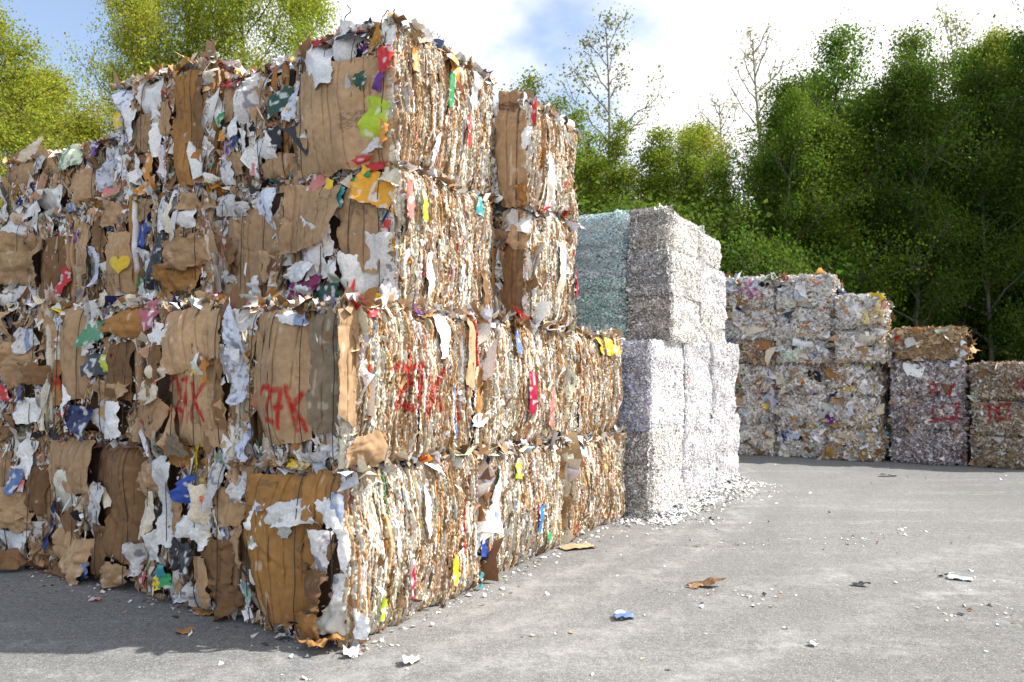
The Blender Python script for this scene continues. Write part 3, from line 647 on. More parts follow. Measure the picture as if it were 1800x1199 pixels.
mixed_bale((-.97, -.02), (2.94, 4.36), .96, 2.0, 'bale at the far end of the sunlit side with a yellow patch near its top', ends=False, group=G2)
mixed_bale((-1.37, -.34), (.84, 2.20), 2.05, 3.12, 'bale with an orange patch, white sheets and a maroon ringed piece on its end', group=G3)
mixed_bale((-2.32, -1.40), (.88, 2.20), 2.10, 3.17, 'bale with a wide cardboard sheet torn open in a brown hole', side=False, group=G3)
mixed_bale((-3.40, -2.38), (.84, 2.20), 2.15, 3.27, 'bale with a blue panel, a yellow heart and a crumpled cardboard lump', side=False, group=G3)
mixed_bale((-4.42, -3.43), (.80, 2.20), 2.19, 3.25, 'bale with a dark brown cardboard sheet and a thin red scrap on its end', side=False, group=G3)
mixed_bale((-5.95, -4.45), (.80, 2.20), 2.19, 3.22, 'third layer bale at the left edge of crumpled tan cardboard', side=False, group=G3)
mixed_bale((-1.43, -.36), (.84, 2.20), 3.12, 4.20, 'highest bale at the peak of the stack, large cardboard sheet with a lime green scrap', group=G4)
mixed_bale((-2.40, -1.45), (.90, 2.20), 3.17, 4.14, 'top bale with a narrow white strip and small dark printed scraps', side=False, group=G4)
mixed_bale((-3.86, -2.42), (.84, 2.20), 3.28, 4.36, 'top bale with a tall orange brown flattened box and white sheets', side=False, group=G4)
mixed_bale((-5.9, -3.92), (.84, 2.20), 3.26, 3.88, 'low sagging top bale at the left end with a pale green sheet', side=False, group=G4, tilt=.03)
mixed_bale((-1.0, 0), (2.22, 3.19), 2.03, 3.05, 'lower bale of the separate two bale column, white crumpled sheet above dark cardboard', group=G3)
mixed_bale((-1.0, 0), (2.22, 3.19), 3.06, 3.97, 'upper bale of the separate two bale column with plain brown cardboard end and white strip', group=G4)
place_features()

# wire ends and a black film lump on the peak
pk = [b for b in BALES if b['z1'] == 4.20][0]
for k, pts in enumerate(([(-.30,-.60,1.06),(-.36,-.62,1.13),(-.47,-.60,1.20),(-.53,-.58,1.28)], [(-.02,-.60,1.06),(.02,-.62,1.10),(.10,-.6,1.06),(.16,-.62,1.12),(.24,-.6,1.12)],
                          [(.30,-.62,1.05),(.34,-.63,1.16),(.37,-.60,1.22),(.41,-.62,1.14),(.44,-.60,1.20)], [(-.48,-.6,1.05),(-.56,-.6,1.16),(-.62,-.58,1.24)],
                          [(-.10,-.58,1.08),(-.05,-.58,1.2),(-.09,-.57,1.27),(-.02,-.57,1.33),(-.06,-.57,1.38)])):
    p = np.array(pts); t = np.linspace(0, len(p)-1, 24)
    q = np.stack([np.interp(t, np.arange(len(p)), p[:, i]) for i in range(3)], -1)+.008*np.stack([vnoise(t*3, k, i, 4) for i in range(3)], -1)
    wm = Mesh(); tube(wm, q, .0042, (.03, .028, .026), 5); wm.build('loose_wire', M_WIRE, pk['o'])

# ------------------------------------------------------------------ shredded paper tower
W, WB, DK = (.80, .79, .80), (.74, .74, .86), (.16, .155, .16)
SH_WHITE = [(W, 9), ((.74, .72, .70), 2), (WB, 4), (DK, .22), ((.46, .44, .44), .5)]
SH_FOOT = [(W, 6), ((.66, .64, .62), 3), ((.36, .35, .34), 1.6), (DK, 1.1)]
SH_BLUE = [(W, 6), ((.60, .64, .80), 4), ((.30, .33, .46), 1.6), (DK, .8)]
SH_GREY = [(W, 4), ((.60, .58, .56), 3), ((.30, .29, .28), 2.0), (DK, 1.0)]
SH_TAN = [(W, 4), ((.64, .57, .48), 3.4), ((.36, .30, .25), 2.2), (DK, .8)]
SH_TEAL = [((.68, .84, .88), 5), (W, 4), ((.32, .54, .57), 3), ((.12, .2, .22), .5)]
SH_GREEN = [((.60, .82, .79), 5), (W, 3), ((.26, .50, .46), 3.4), ((.1, .18, .18), .6)]
GW, GU, GT = 'white shredded bales at the foot of the tower', 'grey shredded bales on the upper tower', 'teal shredded bales'
RED_FAINT = [[(5.4, 1.5), (5.55, 1.54), (5.58, 1.47), (5.44, 1.39)], [(5.72, 1.54), (5.76, 1.38)]]
SHADE_FOOT = [(W, 3.4), ((.50, .49, .49), 3), ((.24, .23, .24), 2.6), (DK, 1.8)]  # end-face palettes, darkened to paint shade on the tower ends
SHADE_BLUE = [(W, 3.2), ((.52, .56, .74), 4), ((.24, .27, .42), 2.6), (DK, 1.3)]
SHADE_TAN = [(W, 3.6), ((.50, .44, .38), 3.4), ((.28, .24, .20), 3), (DK, 1.6)]
SHADE_GREY = [(W, 4), ((.48, .47, .48), 3), ((.25, .25, .26), 2.6), (DK, 1.4)]
LIT_TAN = [(W, 8), ((.76, .72, .66), 3.6), ((.48, .42, .36), .7), (DK, .2)]  # lighter tan for the side faces, sunlight put into the colour
tw = dict(lump=.035, spill=1.045, bulge=.010, tilt=.22, zspill=.02)
tl = dict(tw, turn=-.065, spill=1.065)
shred_bale((-.70, .335), (4.42, 5.44), 0, .96, 'bottom shredded bale at the near corner of the white tower, grey in the shade', LIT_TAN, pals_end_shade=SHADE_FOOT, group=GW, **tl)
shred_bale((-.65, .41), (5.43, 6.50), 0, .96, 'bottom white shredded bale in the middle of the tower foot', SH_WHITE, group=GW, **tl)
shred_bale((-.57, .49), (6.49, 7.60), 0, .97, 'bottom white shredded bale at the far end of the tower foot', SH_WHITE, group=GW, **tl)
shred_bale((-.70, .325), (4.42, 5.41), .95, 1.95, 'bluish white shredded bale, second up at the near corner of the tower', SH_WHITE, pals_end_shade=SHADE_BLUE, group=GW, **tl)
shred_bale((-.65, .40), (5.46, 6.50), .95, 1.97, 'white shredded bale with a faint red mark, second up in the tower', SH_WHITE, group=GW, smarks=RED_FAINT, mark_c=(.5, .25, .22), mark_w=.018, **tl)
shred_bale((-.57, .48), (6.49, 7.56), .96, 1.98, 'white shredded bale second up at the far end of the tower', SH_WHITE, group=GW, **tl)
for k, (z0, z1, pp, nm) in enumerate(((1.96, 2.52, SHADE_TAN, 'lowest'), (2.51, 3.03, SHADE_GREY, 'middle'), (3.02, 3.55, SHADE_TAN, 'topmost'))):
    shred_bale((-.16, .385-.01*k), (4.90, 6.16), z0, z1, nm+' speckled grey shredded bale of the near column, beside the teal bales', LIT_TAN, pals_end_shade=pp, group=GU, strata=.004, rim=.035 if k < 2 else .40, **tw)
    shred_bale((-.16, .385-.01*k), (6.15, 7.42-.03*k), z0, z1-.01*k, nm+' pale shredded bale at the far rear of the upper tower, against the trees', LIT_TAN if k != 1 else SH_WHITE, group=GU, strata=.004, rim=.035 if k < 2 else .55, **tw)
shred_bale((-.92, -.19), (4.90, 6.1), 1.96, 2.71, 'greener teal shredded bale, the lower of the two', SH_GREEN, group=GT, **tw)
shred_bale((-.92, -.19), (4.94, 6.1), 2.70, 3.56, 'pale teal blue shredded bale, the upper of the two', SH_TEAL, group=GT, rim=.35, **tw)

# ------------------------------------------------------------------ far bales across the yard
FM = [((.66, .57, .47), 3), (W, 4.8), ((.74, .68, .60), 4.2), ((.36, .26, .18), 1.2), ((.54, .41, .29), 1.5), (DK, .3), ((.56, .56, .58), 1.5)]
FW = [((.68, .60, .50), 3), (W, 5), ((.72, .67, .60), 4), ((.42, .31, .21), 1.1), (DK, .25)]
FT = [((.52, .40, .28), 4), (W, 1.6), ((.44, .30, .18), 3), ((.28, .19, .12), 2), (DK, .4)]
FY = [((.58, .48, .20), 2), ((.56, .46, .36), 3), (W, 3), ((.36, .25, .15), 2), (DK, .5)]
FP = [((.44, .385, .395), 4), ((.66, .62, .62), 3.2), ((.22, .18, .18), 2.6), ((.34, .2, .16), 1.4), (DK, 1)]
FB = [((.42, .29, .165), 5), ((.31, .205, .11), 3), ((.52, .39, .25), 2.5)]
FK = [((.36, .28, .20), 4), ((.52, .46, .38), 2), ((.25, .17, .10), 3), ((.60, .57, .53), 1), (DK, .5)]
fs = dict(size=(.007, .018), dens=3600, name='paper_bale', lump=.03, big=(.018, (.03, .08)), bulge=.055, rim=.06, mark_w=.022, tilt=.28)
G5, G6, G7 = 'pale bales in the three column far stack', 'purplish bales in the far column', 'brown bales at the right edge'
PINK = [[(-.21, 3.09), (-.08, 3.16), (.06, 3.04)], [(-.05, 3.22), (0, 3.0)], [(.11, 3.15), (.06, 3.07)]]
c3 = [('left', -.62, .40), ('middle', .41, 1.30), ('right', 1.31, 2.16)]
zs = [0, .58, 1.16, 1.73]
lab = [['left column bottom bale of the far pale stack, next to the white tower', 'left column bale second from the ground in the far pale stack', 'left column bale third from the ground in the far pale stack'],
       ['middle column bottom bale of the far pale stack with a blue grey sheet', 'middle column bale second from the ground in the far pale stack', 'middle column bale third from the ground with dark scraps, far pale stack'],
       ['right column bottom bale of the far pale stack with yellow scraps', 'right column bale second from the ground with a pale grey sheet, far pale stack', 'right column bale third from the ground with brown flaps, far pale stack']]
for i, (nm, a, b) in enumerate(c3):
    for j in range(3):
        shred_bale((a, b), (11.0+.02*j, 12.2), zs[j], zs[j+1], lab[i][j], [[FM, FM, FM], [FM, FM, FM], [FY, FM, FM]][i][j], group=G5, **fs)
up = [(-.60, .42, [1.74, 2.18, 2.78, 3.40], ['thin dark based bale fourth up in the left column of the far stack', 'pale bale fifth up in the left column of the far stack', 'top left bale of the far stack with pink paint'], [FT, FW, FW]),
      (.44, 1.46, [1.74, 2.16, 2.74, 3.36], ['bale fourth up in the middle column with a pale green grey sheet, far stack', 'pale bale fifth up in the middle column of the far stack', 'top bale of the middle column of the far stack'], [FM, FW, FW]),
      (1.40, 2.26, [1.74, 2.32, 2.95], ['bale fourth up in the right column of the far stack', 'top bale of the right column, one step lower than its neighbours, far stack'], [FM, FW])]
for a, b, z, lb, pp in up:
    for j in range(len(lb)):
        off = -.10 if a == 1.40 else 0
        shred_bale((a+(.08 if a == 1.40 else 0), b), (10.98+off, 12.15), z[j], z[j+1], lb[j], pp[j], group=G5, marks=PINK if 'pink' in lb[j] else None, mark_c=(.42, .10, .32), **fs)
MARKS_A = [[(2.91, 1.36), (3.02, 1.38), (3.02, 1.3), (2.93, 1.23), (3.06, 1.23)], [(3.15, 1.36), (3.28, 1.36), (3.21, 1.23)], [(2.98, 1.01), (2.97, .72)], [(3.1, .99), (3.16, 1.02)], [(3.24, 1.02), (3.36, 1.04), (3.31, .9), (3.27, .73)], [(2.94, .76), (3.39, .8)]]
MARKS_B = [[(3.7, 1.01), (3.83, 1.02)], [(3.77, 1.01), (3.77, .79)], [(3.92, 1.03), (3.85, .92), (3.85, .81), (3.93, .82), (3.92, .91), (3.86, .9)], [(3.96, 1.04), (4.05, 1.04), (4.01, .95), (4.05, .87), (4.02, .8), (3.96, .8)]]
MARKS_C = [[(4.15, 1.45), (4.28, 1.30)], [(4.28, 1.45), (4.15, 1.30)]]
fs2 = dict(fs, big=(.005, (.03, .07)))
for j, (z0, z1, t) in enumerate(((0, .58, 'bottom purplish grey bale of the single column right of the far stack'), (.585, 1.17, 'middle purplish bale with red sprayed marks in the single column'), (1.175, 1.79, 'third purplish bale with red digits and a white patch in the single column'))):
    shred_bale((2.34, 3.44), (11.08+.02*(j == 2), 12.3), z0, z1, t, FP, group=G6, marks=MARKS_A, **fs2)
shred_bale((2.41, 3.47), (11.10, 12.2), 1.80, 2.34, 'plain brown cardboard bale on top of the purplish column', FB, **dict(fs2, big=(.012, (.04, .08))))
for j, (z0, z1, t) in enumerate(((0, .53, 'bottom brown bale at the right edge of the yard'), (.535, 1.10, 'middle brown bale at the right edge with T63 sprayed in red'), (1.105, 1.72, 'top brown bale at the right edge with a red cross mark'))):
    shred_bale((3.53, 4.78), (11.08, 12.3), z0, z1, t, FK, group=G7, marks=[None, MARKS_B, MARKS_C][j], **fs2)

# a few larger pieces on the far bales
FAR_BITS = [(-.25,2.95,.5,.22,'paper','orangekraft'),(-.15,3.25,.55,.2,'paper','blueprint'),(.75,1.92,.42,.30,'paper','greenprint'),(.95,3.05,.4,.3,'paper','grey'),(1.1,1.5,.22,.24,'crum','black'),(1.42,1.55,.24,.22,'crum','orangekraft'),
            (1.65,1.28,.5,.16,'crum','brown'),(1.75,1.62,.34,.16,'paper','blueprint'),(.75,1.5,.3,.2,'crum','kraft'),(.5,1.45,.16,.22,'paper','cream'),(1.3,.86,.26,.3,'paper','grey'),(1.62,.86,.3,.34,'paper','blueprint'),(1.85,.8,.18,.2,'film','yellow'),
            (1.5,.34,.28,.22,'paper','white'),(1.4,.13,.3,.2,'crum','yellowkraft'),(1.8,.15,.3,.22,'film','yellow'),(.7,.42,.3,.14,'paper','blueprint'),(.85,.35,.16,.12,'film','black'),(-.2,1.45,.16,.22,'crum','orangekraft'),(-.2,1.1,.14,.22,'crum','orangekraft'),(-.2,.8,.16,.2,'crum','orangekraft'),
            (.25,.3,.3,.4,'paper','cream'),(1.9,2.55,.26,.3,'paper','yellowprint'),(2.0,2.1,.3,.26,'paper','cream'),(1.75,2.7,.24,.24,'paper','white'),(2.15,2.62,.2,.3,'paper','yellowprint'),(2.7,1.6,.28,.22,'paper','white'),(3.85,.5,.2,.12,'crum','grey'),(.2,2.1,.3,.22,'paper','orangekraft'),(3.0,2.05,.5,.4,'card','kraft'),(.1,2.45,.5,.3,'paper','cream')]
far = [b for b in BALES if b['cy'] > 10]
for i, (u, z, w, h, kind, color) in enumerate(FAR_BITS):
    b = next((q for q in far if q['gx'][0] <= u <= q['gx'][1] and q['z0'] <= z <= q['z1']), None)
    if b is None: continue
    S, C = sheet(w, h, kind, color, 9000+i, .025, None, u-b['cx'], z-b['z0'], random.uniform(-10, 10))
    zz = np.clip(S[..., 1], .02, b['h']-.01)
    m = Mesh(); m.add(face_map('e', b['w'], b['l'])(S[..., 0], zz, S[..., 2]*.6+.02+face_off(S[..., 0], zz, b['w']/2+.05, b['h'], b['seed'], .05)), C.reshape(-1, 3), grid_quads(*S.shape[:2]))
    m.build(PART_NAME[kind], M_CARD if kind in ('card', 'crum') else M_PAPER, b['o'])

# ------------------------------------------------------------------ ground
def ground_material():
    m, nt, b = new_mat('worn_asphalt'); N, L = nt.nodes, nt.links
    tc = N.new('ShaderNodeTexCoord')
    def noise(s, d=6, r=.6, vec=None):
        n = N.new('ShaderNodeTexNoise'); n.inputs['Scale'].default_value = s; n.inputs['Detail'].default_value = d; n.inputs['Roughness'].default_value = r
        L.new(vec or tc.outputs['Object'], n.inputs['Vector']); return n
    def ramp(src, p):
        r = N.new('ShaderNodeValToRGB'); e = r.color_ramp.elements
        while len(e) < len(p): e.new(.5)
        for el, (pos, c) in zip(e, p): el.position = pos; el.color = (*c, 1)
        L.new(src, r.inputs['Fac']); return r.outputs['Color']
    def mix(a, bb, f, t='MIX'):
        x = N.new('ShaderNodeMix'); x.data_type = 'RGBA'; x.blend_type = t
        for k, v in (('A', a), ('B', bb), ('Factor', f)):
            if hasattr(v, 'links'): L.new(v, x.inputs[k])
            else: x.inputs[k].default_value = (*v, 1) if isinstance(v, tuple) else v
        return x.outputs['Result']
    big = ramp(noise(.35, 5).outputs['Fac'], [(.35, (.178, .178, .177)), (.65, (.222, .221, .219))])
    grit = noise(95, 4, .75)
    c = mix(big, ramp(grit.outputs['Fac'], [(.36, (.30, .30, .30)), (.5, (.95, .95, .95)), (.62, (1.6, 1.59, 1.57))]), .6, 'MULTIPLY')
    fine = noise(34, 4, .7)
    c = mix(c, ramp(fine.outputs['Fac'], [(.38, (.55, .55, .55)), (.58, (1.15, 1.15, 1.15))]), .6, 'MULTIPLY')
    mp = N.new('ShaderNodeMapping'); mp.inputs['Rotation'].default_value = (0, 0, math.radians(-28)); mp.inputs['Scale'].default_value = (.35, 2.6, 1)
    L.new(tc.outputs['Object'], mp.inputs['Vector'])
    sm = noise(1.3, 7, .65, mp.outputs['Vector'])                     # dragged pale dust
    dust = ramp(sm.outputs['Fac'], [(.50, (0, 0, 0)), (.72, (1, 1, 1))])
    dn = mix(dust, ramp(noise(9, 6, .7).outputs['Fac'], [(.42, (0, 0, 0)), (.62, (1, 1, 1))]), 1.0, 'MULTIPLY')
    c = mix(c, (.55, .545, .54), mix((0., 0., 0.), dn, .32))
    mp2 = N.new('ShaderNodeMapping'); mp2.inputs['Rotation'].default_value = (0, 0, math.radians(35)); mp2.inputs['Scale'].default_value = (.25, 3.2, 1)
    L.new(tc.outputs['Object'], mp2.inputs['Vector'])
    c = mix(c, (.15, .148, .145), mix((0., 0., 0.), ramp(noise(.9, 5, .6, mp2.outputs['Vector']).outputs['Fac'], [(.52, (0, 0, 0)), (.75, (1, 1, 1))]), .25))
    for cx, cy, rr in ((9.5, -7.0, (.31, .335, .44, .462)), (-9, 14, (.395, .41, .60, .615)), (13, 3.5, (.235, .26, .33, .352))):   # tyre trails
        dv = N.new('ShaderNodeVectorMath'); dv.operation = 'DISTANCE'; dv.inputs[1].default_value = (cx, cy, 0); L.new(tc.outputs['Object'], dv.inputs[0])
        sc_ = N.new('ShaderNodeMath'); sc_.operation = 'MULTIPLY_ADD'; sc_.inputs[1].default_value = 1/32.; L.new(dv.outputs['Value'], sc_.inputs[0])
        wob = N.new('ShaderNodeMath'); wob.operation = 'MULTIPLY'; wob.inputs[1].default_value = .012; L.new(noise(1.1, 3).outputs['Fac'], wob.inputs[0]); L.new(wob.outputs[0], sc_.inputs[2])
        pts = [(0, (0, 0, 0))]
        for q in rr: pts += [(q-.007, (0, 0, 0)), (q-.002, (1, 1, 1)), (q+.002, (1, 1, 1)), (q+.007, (0, 0, 0))]
        tr = mix(ramp(sc_.outputs[0], pts), ramp(noise(4.5, 6, .7).outputs['Fac'], [(.40, (0, 0, 0)), (.64, (1, 1, 1))]), 1.0, 'MULTIPLY')
        c = mix(c, (.42, .415, .41) if cx != 13 else (.13, .128, .125), mix((0., 0., 0.), tr, .38))
    c = mix(c, ramp(noise(11, 5, .65).outputs['Fac'], [(.36, (.82, .82, .82)), (.62, (1.12, 1.12, 1.12))]), .6, 'MULTIPLY')
    pv = N.new('ShaderNodeTexVoronoi'); pv.inputs['Scale'].default_value = 48; L.new(tc.outputs['Object'], pv.inputs['Vector'])
    c = mix(c, (.50, .495, .485), ramp(pv.outputs['Distance'], [(.10, (.8, .8, .8)), (.20, (0, 0, 0))]))
    vo = N.new('ShaderNodeTexVoronoi'); vo.inputs['Scale'].default_value = 26; L.new(tc.outputs['Object'], vo.inputs['Vector'])
    c = mix(c, (.10, .09, .085), ramp(vo.outputs['Distance'], [(.05, (.8, .8, .8)), (.085, (0, 0, 0))]))
    L.new(c, b.inputs['Base Color']); b.inputs['Roughness'].default_value = .92; b.inputs['Specular IOR Level'].default_value = .2
    bp = N.new('ShaderNodeBump'); bp.inputs['Strength'].default_value = .5; bp.inputs['Distance'].default_value = .006
    L.new(grit.outputs['Fac'], bp.inputs['Height']); L.new(bp.outputs['Normal'], b.inputs['Normal'])
    return m

gm = Mesh()
xs = np.linspace(-260, 260, 105); ys = np.linspace(-60, 460, 105)
XX, YY = np.meshgrid(xs, ys, indexing='ij')
gm.add(np.stack([XX, YY, XX*0], -1), (.35, .34, .33), grid_quads(105, 105))
tag(gm.build('ground', ground_material(), smooth=True), kind='structure')

# woodland floor behind the yard, a low rising bank
def edge_y(x): return 16.6 + .0*x + .9*vnoise(x*.25, 0, 0, 77)
fl = Mesh(); nx, ny = 160, 50
X_, T_ = np.meshgrid(np.linspace(-60, 70, nx), np.linspace(0, 1, ny)**1.6, indexing='ij')
Y_ = edge_y(X_)+T_*60
Z_ = .006+np.clip(Y_-edge_y(X_), 0, 60)*.05+.22*np.clip(T_*30, 0, 1)*(vnoise(X_*.5, Y_*.5, 0, 78)+1)*.5
fl.add(np.stack([X_, Y_, Z_], -1), np.stack([.055+.02*vnoise(X_, Y_, 0, 5), .06+.02*vnoise(X_, Y_, 0, 6), .025+0*X_], -1).reshape(-1, 3), grid_quads(nx, ny))
tag(fl.build('woodland_ground', tint_material('leaf_litter', .95, .5, 6, .6)), kind='structure')

def soil_z(x, y):
    e = float(edge_y(np.array([x]))[0])
    return max(0., (y-e)*.05) if y > e else 0.

# ------------------------------------------------------------------ trees
def build_tree(seed, H=10., crown_from=.18, R=2.4, limbs=34, leaves=26000, leaf=.085, shape=.6, droop=.15, colr=(.075, .12, .02), bark=(.11, .095, .08), spread=.30, sparse=False, lean=.3, r0=.13, vary=.3, stems=1):
    r = np.random.default_rng(seed)
    tr, cr = Mesh(), Mesh()
    ends = []
    for st in range(stems):
        ph = r.uniform(0, 6.3); base = np.array([math.cos(ph), math.sin(ph), 0])*(.55*R if stems > 1 else 0)*r.uniform(.3, 1)
        t = np.linspace(0, 1, 14)
        dirx, diry = r.normal(0, lean, 2)
        path = np.stack([base[0]+dirx*t**2+.12*np.sin(t*7+ph), base[1]+diry*t**2+.12*np.cos(t*6+ph), t*H*(1 if st == 0 else r.uniform(.68, .96))], -1)
        tube(tr, path, r0*(1-t)**.8+.014, bark, 7)
        nl = limbs//stems
        for k in range(nl):
            q = crown_from+(1-crown_from)*((k+r.random())/nl)**.9
            q = min(q, .985)
            p0 = np.array([np.interp(q, t, path[:, i]) for i in range(3)])
            rel = (q-crown_from)/(1-crown_from)
            prof = (max(0, math.sin(math.pi*(.14+.86*rel)))**shape)*(1-(.2 if stems == 1 else .38)*rel)+.06
            Lb = R*prof*r.uniform(.42, 1.42)
            az = k*2.4+r.normal(0, .4)
            el = r.uniform(.15, .6)+rel*.6
            s = np.linspace(0, 1, 7)
            d = np.array([math.cos(az)*math.cos(el), math.sin(az)*math.cos(el), math.sin(el)])
            pb = p0+s[:, None]*d*Lb; pb[:, 2] -= droop*Lb*s**2; pb += (s[:, None])*r.normal(0, .06, (7, 3))
            tube(tr, pb, .035*(1-rel*.6)*(1-s)+.006, bark, 4)
            for j in range(7 if not sparse else 5):
                f = r.uniform(.25, 1); pc = np.array([np.interp(f, s, pb[:, i]) for i in range(3)])
                d2 = d*.6+r.normal(0, .55, 3); d2[2] += .15; d2 /= np.linalg.norm(d2)
                L2 = Lb*r.uniform(.25, .55)*(1.1-f*.5)
                pe = pc+np.linspace(0, 1, 4)[:, None]*d2*L2
                tube(tr, pe, np.linspace(.012, .004, 4), bark, 3)
                for g in np.linspace(.35, 1.05, 3): ends.append(pc+d2*L2*g)
    E = np.array(ends)
    n = leaves
    idx = r.integers(0, len(E), n)
    clt = r.normal(1, .13, (len(E), 1)); clh = r.normal(0, .06, (len(E), 3))
    P = E[idx]+r.normal(0, spread, (n, 3))*np.array([1, 1, .75])
    P[:, 2] = np.maximum(P[:, 2], .12)
    D = r.normal(0, 1, (n, 3)); D[:, 2] -= .35; D /= np.linalg.norm(D, axis=1)[:, None]
    S = np.cross(D, r.normal(0, 1, (n, 3))); S /= np.linalg.norm(S, axis=1)[:, None]
    l = leaf*r.lognormal(0, .3, n)[:, None]
    up = np.cross(D, S)
    X = np.stack([P, P+D*l*.5+S*l*.36+up*l*.08, P+D*l, P+D*l*.5-S*l*.36+up*l*.08], 1)
    c = np.array(colr)*clt[idx]*(1+clh[idx])*r.lognormal(0, vary*.6, (n, 1))*(1+r.normal(0, .06, (n, 3)))
    cr.add(X, np.repeat(c[:, None], 4, 1).reshape(-1, 3), np.arange(n*4).reshape(-1, 4))
    a, b = tr.build('trunk', M_BARK, smooth=True), cr.build('crown', M_LEAF)
    return a, b, H

GREEN, DEEP, YEL, OLIVE = (.125, .210, .022), (.085, .145, .018), (.38, .42, .05), (.31, .35, .04)
PROTO = dict(
    alder=build_tree(1, 10, .14, 2.3, 110, 78000, .062, .6, .10, GREEN, (.13, .12, .10), spread=.25, stems=4, r0=.075),
    alder2=build_tree(2, 10, .10, 1.75, 96, 58000, .064, .7, .1, (.21, .28, .028), spread=.21, stems=4, r0=.08),
    dark=build_tree(3, 10, .24, 2.4, 44, 60000, .062, .7, .1, DEEP, (.17, .16, .14), spread=.28, r0=.075),
    yellow=build_tree(4, 10, .14, 2.3, 54, 60000, .052, .7, .2, YEL, (.14, .12, .09), spread=.24),
    yellow2=build_tree(5, 10, .08, 2.6, 56, 62000, .052, .6, .25, OLIVE, (.12, .1, .08), spread=.24),
    airy=build_tree(6, 10, .3, 2.0, 26, 3200, .065, .6, .05, (.24, .25, .08), (.26, .24, .21), spread=.16, sparse=True, r0=.055),  # airy: colour lightened to paint in sky glare
    bare=build_tree(7, 10, .25, 1.5, 34, 1900, .055, .5, -.2, (.36, .32, .18), (.34, .31, .28), spread=.12, sparse=True, r0=.05),
    bush=build_tree(8, 3, .03, 1.5, 44, 26000, .055, .4, .1, (.10, .165, .02), spread=.18, stems=6, r0=.03),
    shade=build_tree(9, 3, .03, 1.6, 40, 22000, .055, .4, .1, (.035, .07, .014), spread=.17, stems=6, r0=.03))  # darker copy of bush, understory shade put into the leaf colour
USED = set()
def plant(kind, px, d, top, label, name='tree', cat='tree', group=None, wide=1.0, height=None):
    """px: where along the view it stands at distance d; top: height of its crown in metres"""
    x, y = (px-900)/1276.*d, d
    z = soil_z(x, y)
    tk, ck, H = PROTO[kind]
    root = empty(name, (x, y, z), random.uniform(0, 6.28))
    s = (top-z)/H
    root.scale = (s*wide, s*wide, s)
    if kind in USED: a, b = tk.copy(), ck.copy(); COL.objects.link(a); COL.objects.link(b)
    else: a, b = tk, ck; USED.add(kind)
    a.parent = root; b.parent = root
    return tag(root, label, cat, group)
def top_at(y, d): return 1.65+(646-y)*d/1276.
GL, GM, GR = 'yellow green trees behind the left end', 'green trees behind the middle', 'dark trees on the right'
for kind, px, d, ty, lab, wide in (
    ('yellow2', -60, 15.5, 10, 'leaning mass of olive yellow leaves at the left edge', 1.05), ('yellow2', 60, 19, 150, 'lower olive tree sloping down beside the left edge tree', 1.1),
    ('yellow2', 140, 21, 215, 'shortest olive tree just left of the top bale with the box', 1.0), ('yellow', 250, 22, -35, 'yellow green birch, leftmost of the tall ones above the stack', .62),
    ('yellow', 330, 24, -60, 'tall dense yellow green tree behind the flattened box bale', .85), ('yellow2', 425, 23, -70, 'tall olive tree directly behind the top of the stack', .8), ('yellow', 500, 24, -20, 'yellow green tree whose right edge meets open sky left of the peak', .72),
    ('airy', 190, 26, 110, 'thin pale tree with gaps of sky left of the birch', 1.0), ('yellow', 20, 25, 130, 'yellowish tree farther back behind the olive tree', 1.0)):
    plant(kind, px, d, top_at(ty, d), lab, group=GL, wide=wide)
for kind, px, d, ty, lab, wide in (
    ('airy', 775, 25, 62, 'small leafy tip showing just above the right shoulder of the peak', .6), ('alder2', 915, 24, 138, 'green tree just behind the two bale column', .85), ('alder2', 1000, 22, 195, 'bright bushy tree right of the two bale column', .9),
    ('airy', 1080, 25, 68, 'slender sparse tree with open twigs standing above the green trees', .8), ('alder2', 1085, 21, 222, 'rounded green tree above the teal bales', .85), ('alder2', 1165, 21, 240, 'green tree over the grey shredded column', .85),
    ('yellow2', 1225, 23, 232, 'yellowish green tree low in the gap of sky', .8), ('alder2', 1270, 20, 275, 'green tree at the foot of the gap beside the dark trees', .8), ('bare', 1335, 25, 72, 'pale nearly leafless tree at the left edge of the dark trees', .9), ('bare', 1290, 26, 170, 'short pale bare tree beside the taller leafless one', .9)):
    plant(kind, px, d, top_at(ty, d), lab, group=GM, wide=wide*1.25)
for kind, px, d, ty, lab, wide in (
    ('alder', 1395, 19, 85, 'leftmost big tree of the dark wood, pointed top', .95), ('alder', 1345, 17.5, 190, 'lower tree forming the left shoulder of the dark wood', .8), ('alder', 1460, 18, 140, 'full green tree between the two pointed crowns', .95),
    ('alder', 1555, 19, 55, 'tall pointed green crown in the middle of the dark wood', .9), ('dark', 1610, 17.5, 130, 'dark tree with visible pale trunk right of the tall crown', .85), ('alder', 1665, 19.5, 90, 'broad green crown right of the middle of the dark wood', .85),
    ('airy', 1705, 23, 18, 'sparse twiggy treetop poking above the right of the wood', .7), ('yellow2', 1765, 20, 70, 'brownish olive crown near the right edge of the wood', .7), ('dark', 1735, 17.5, 150, 'dark tree in front of the brownish crown', .85), ('alder', 1840, 18, 95, 'dark tree cut by the right edge of the picture', .9),
    ('alder', 1500, 22, 120, 'green crown in the second row between the pointed trees', .9), ('dark', 1420, 22, 170, 'dark second row tree behind the left shoulder', .9), ('alder', 1800, 23, 110, 'second row tree behind the right edge', .9)):
    plant(kind, px, d, top_at(ty, d), lab, group=GR, wide=wide)
for px, d, h in ((1985, 17.0, 11.5), (2060, 20.5, 12), (2150, 17.2, 12), (2180, 23, 13), (2350, 18, 12)):  # unseen trees, added to block sun from the right wood
    plant('dark', px, d, h, 'unseen dark tree added right of the yard to shade the wood', group='unseen trees added to cast shade from the right', wide=1.1)
GB = 'shrubs along the far edge of the yard'
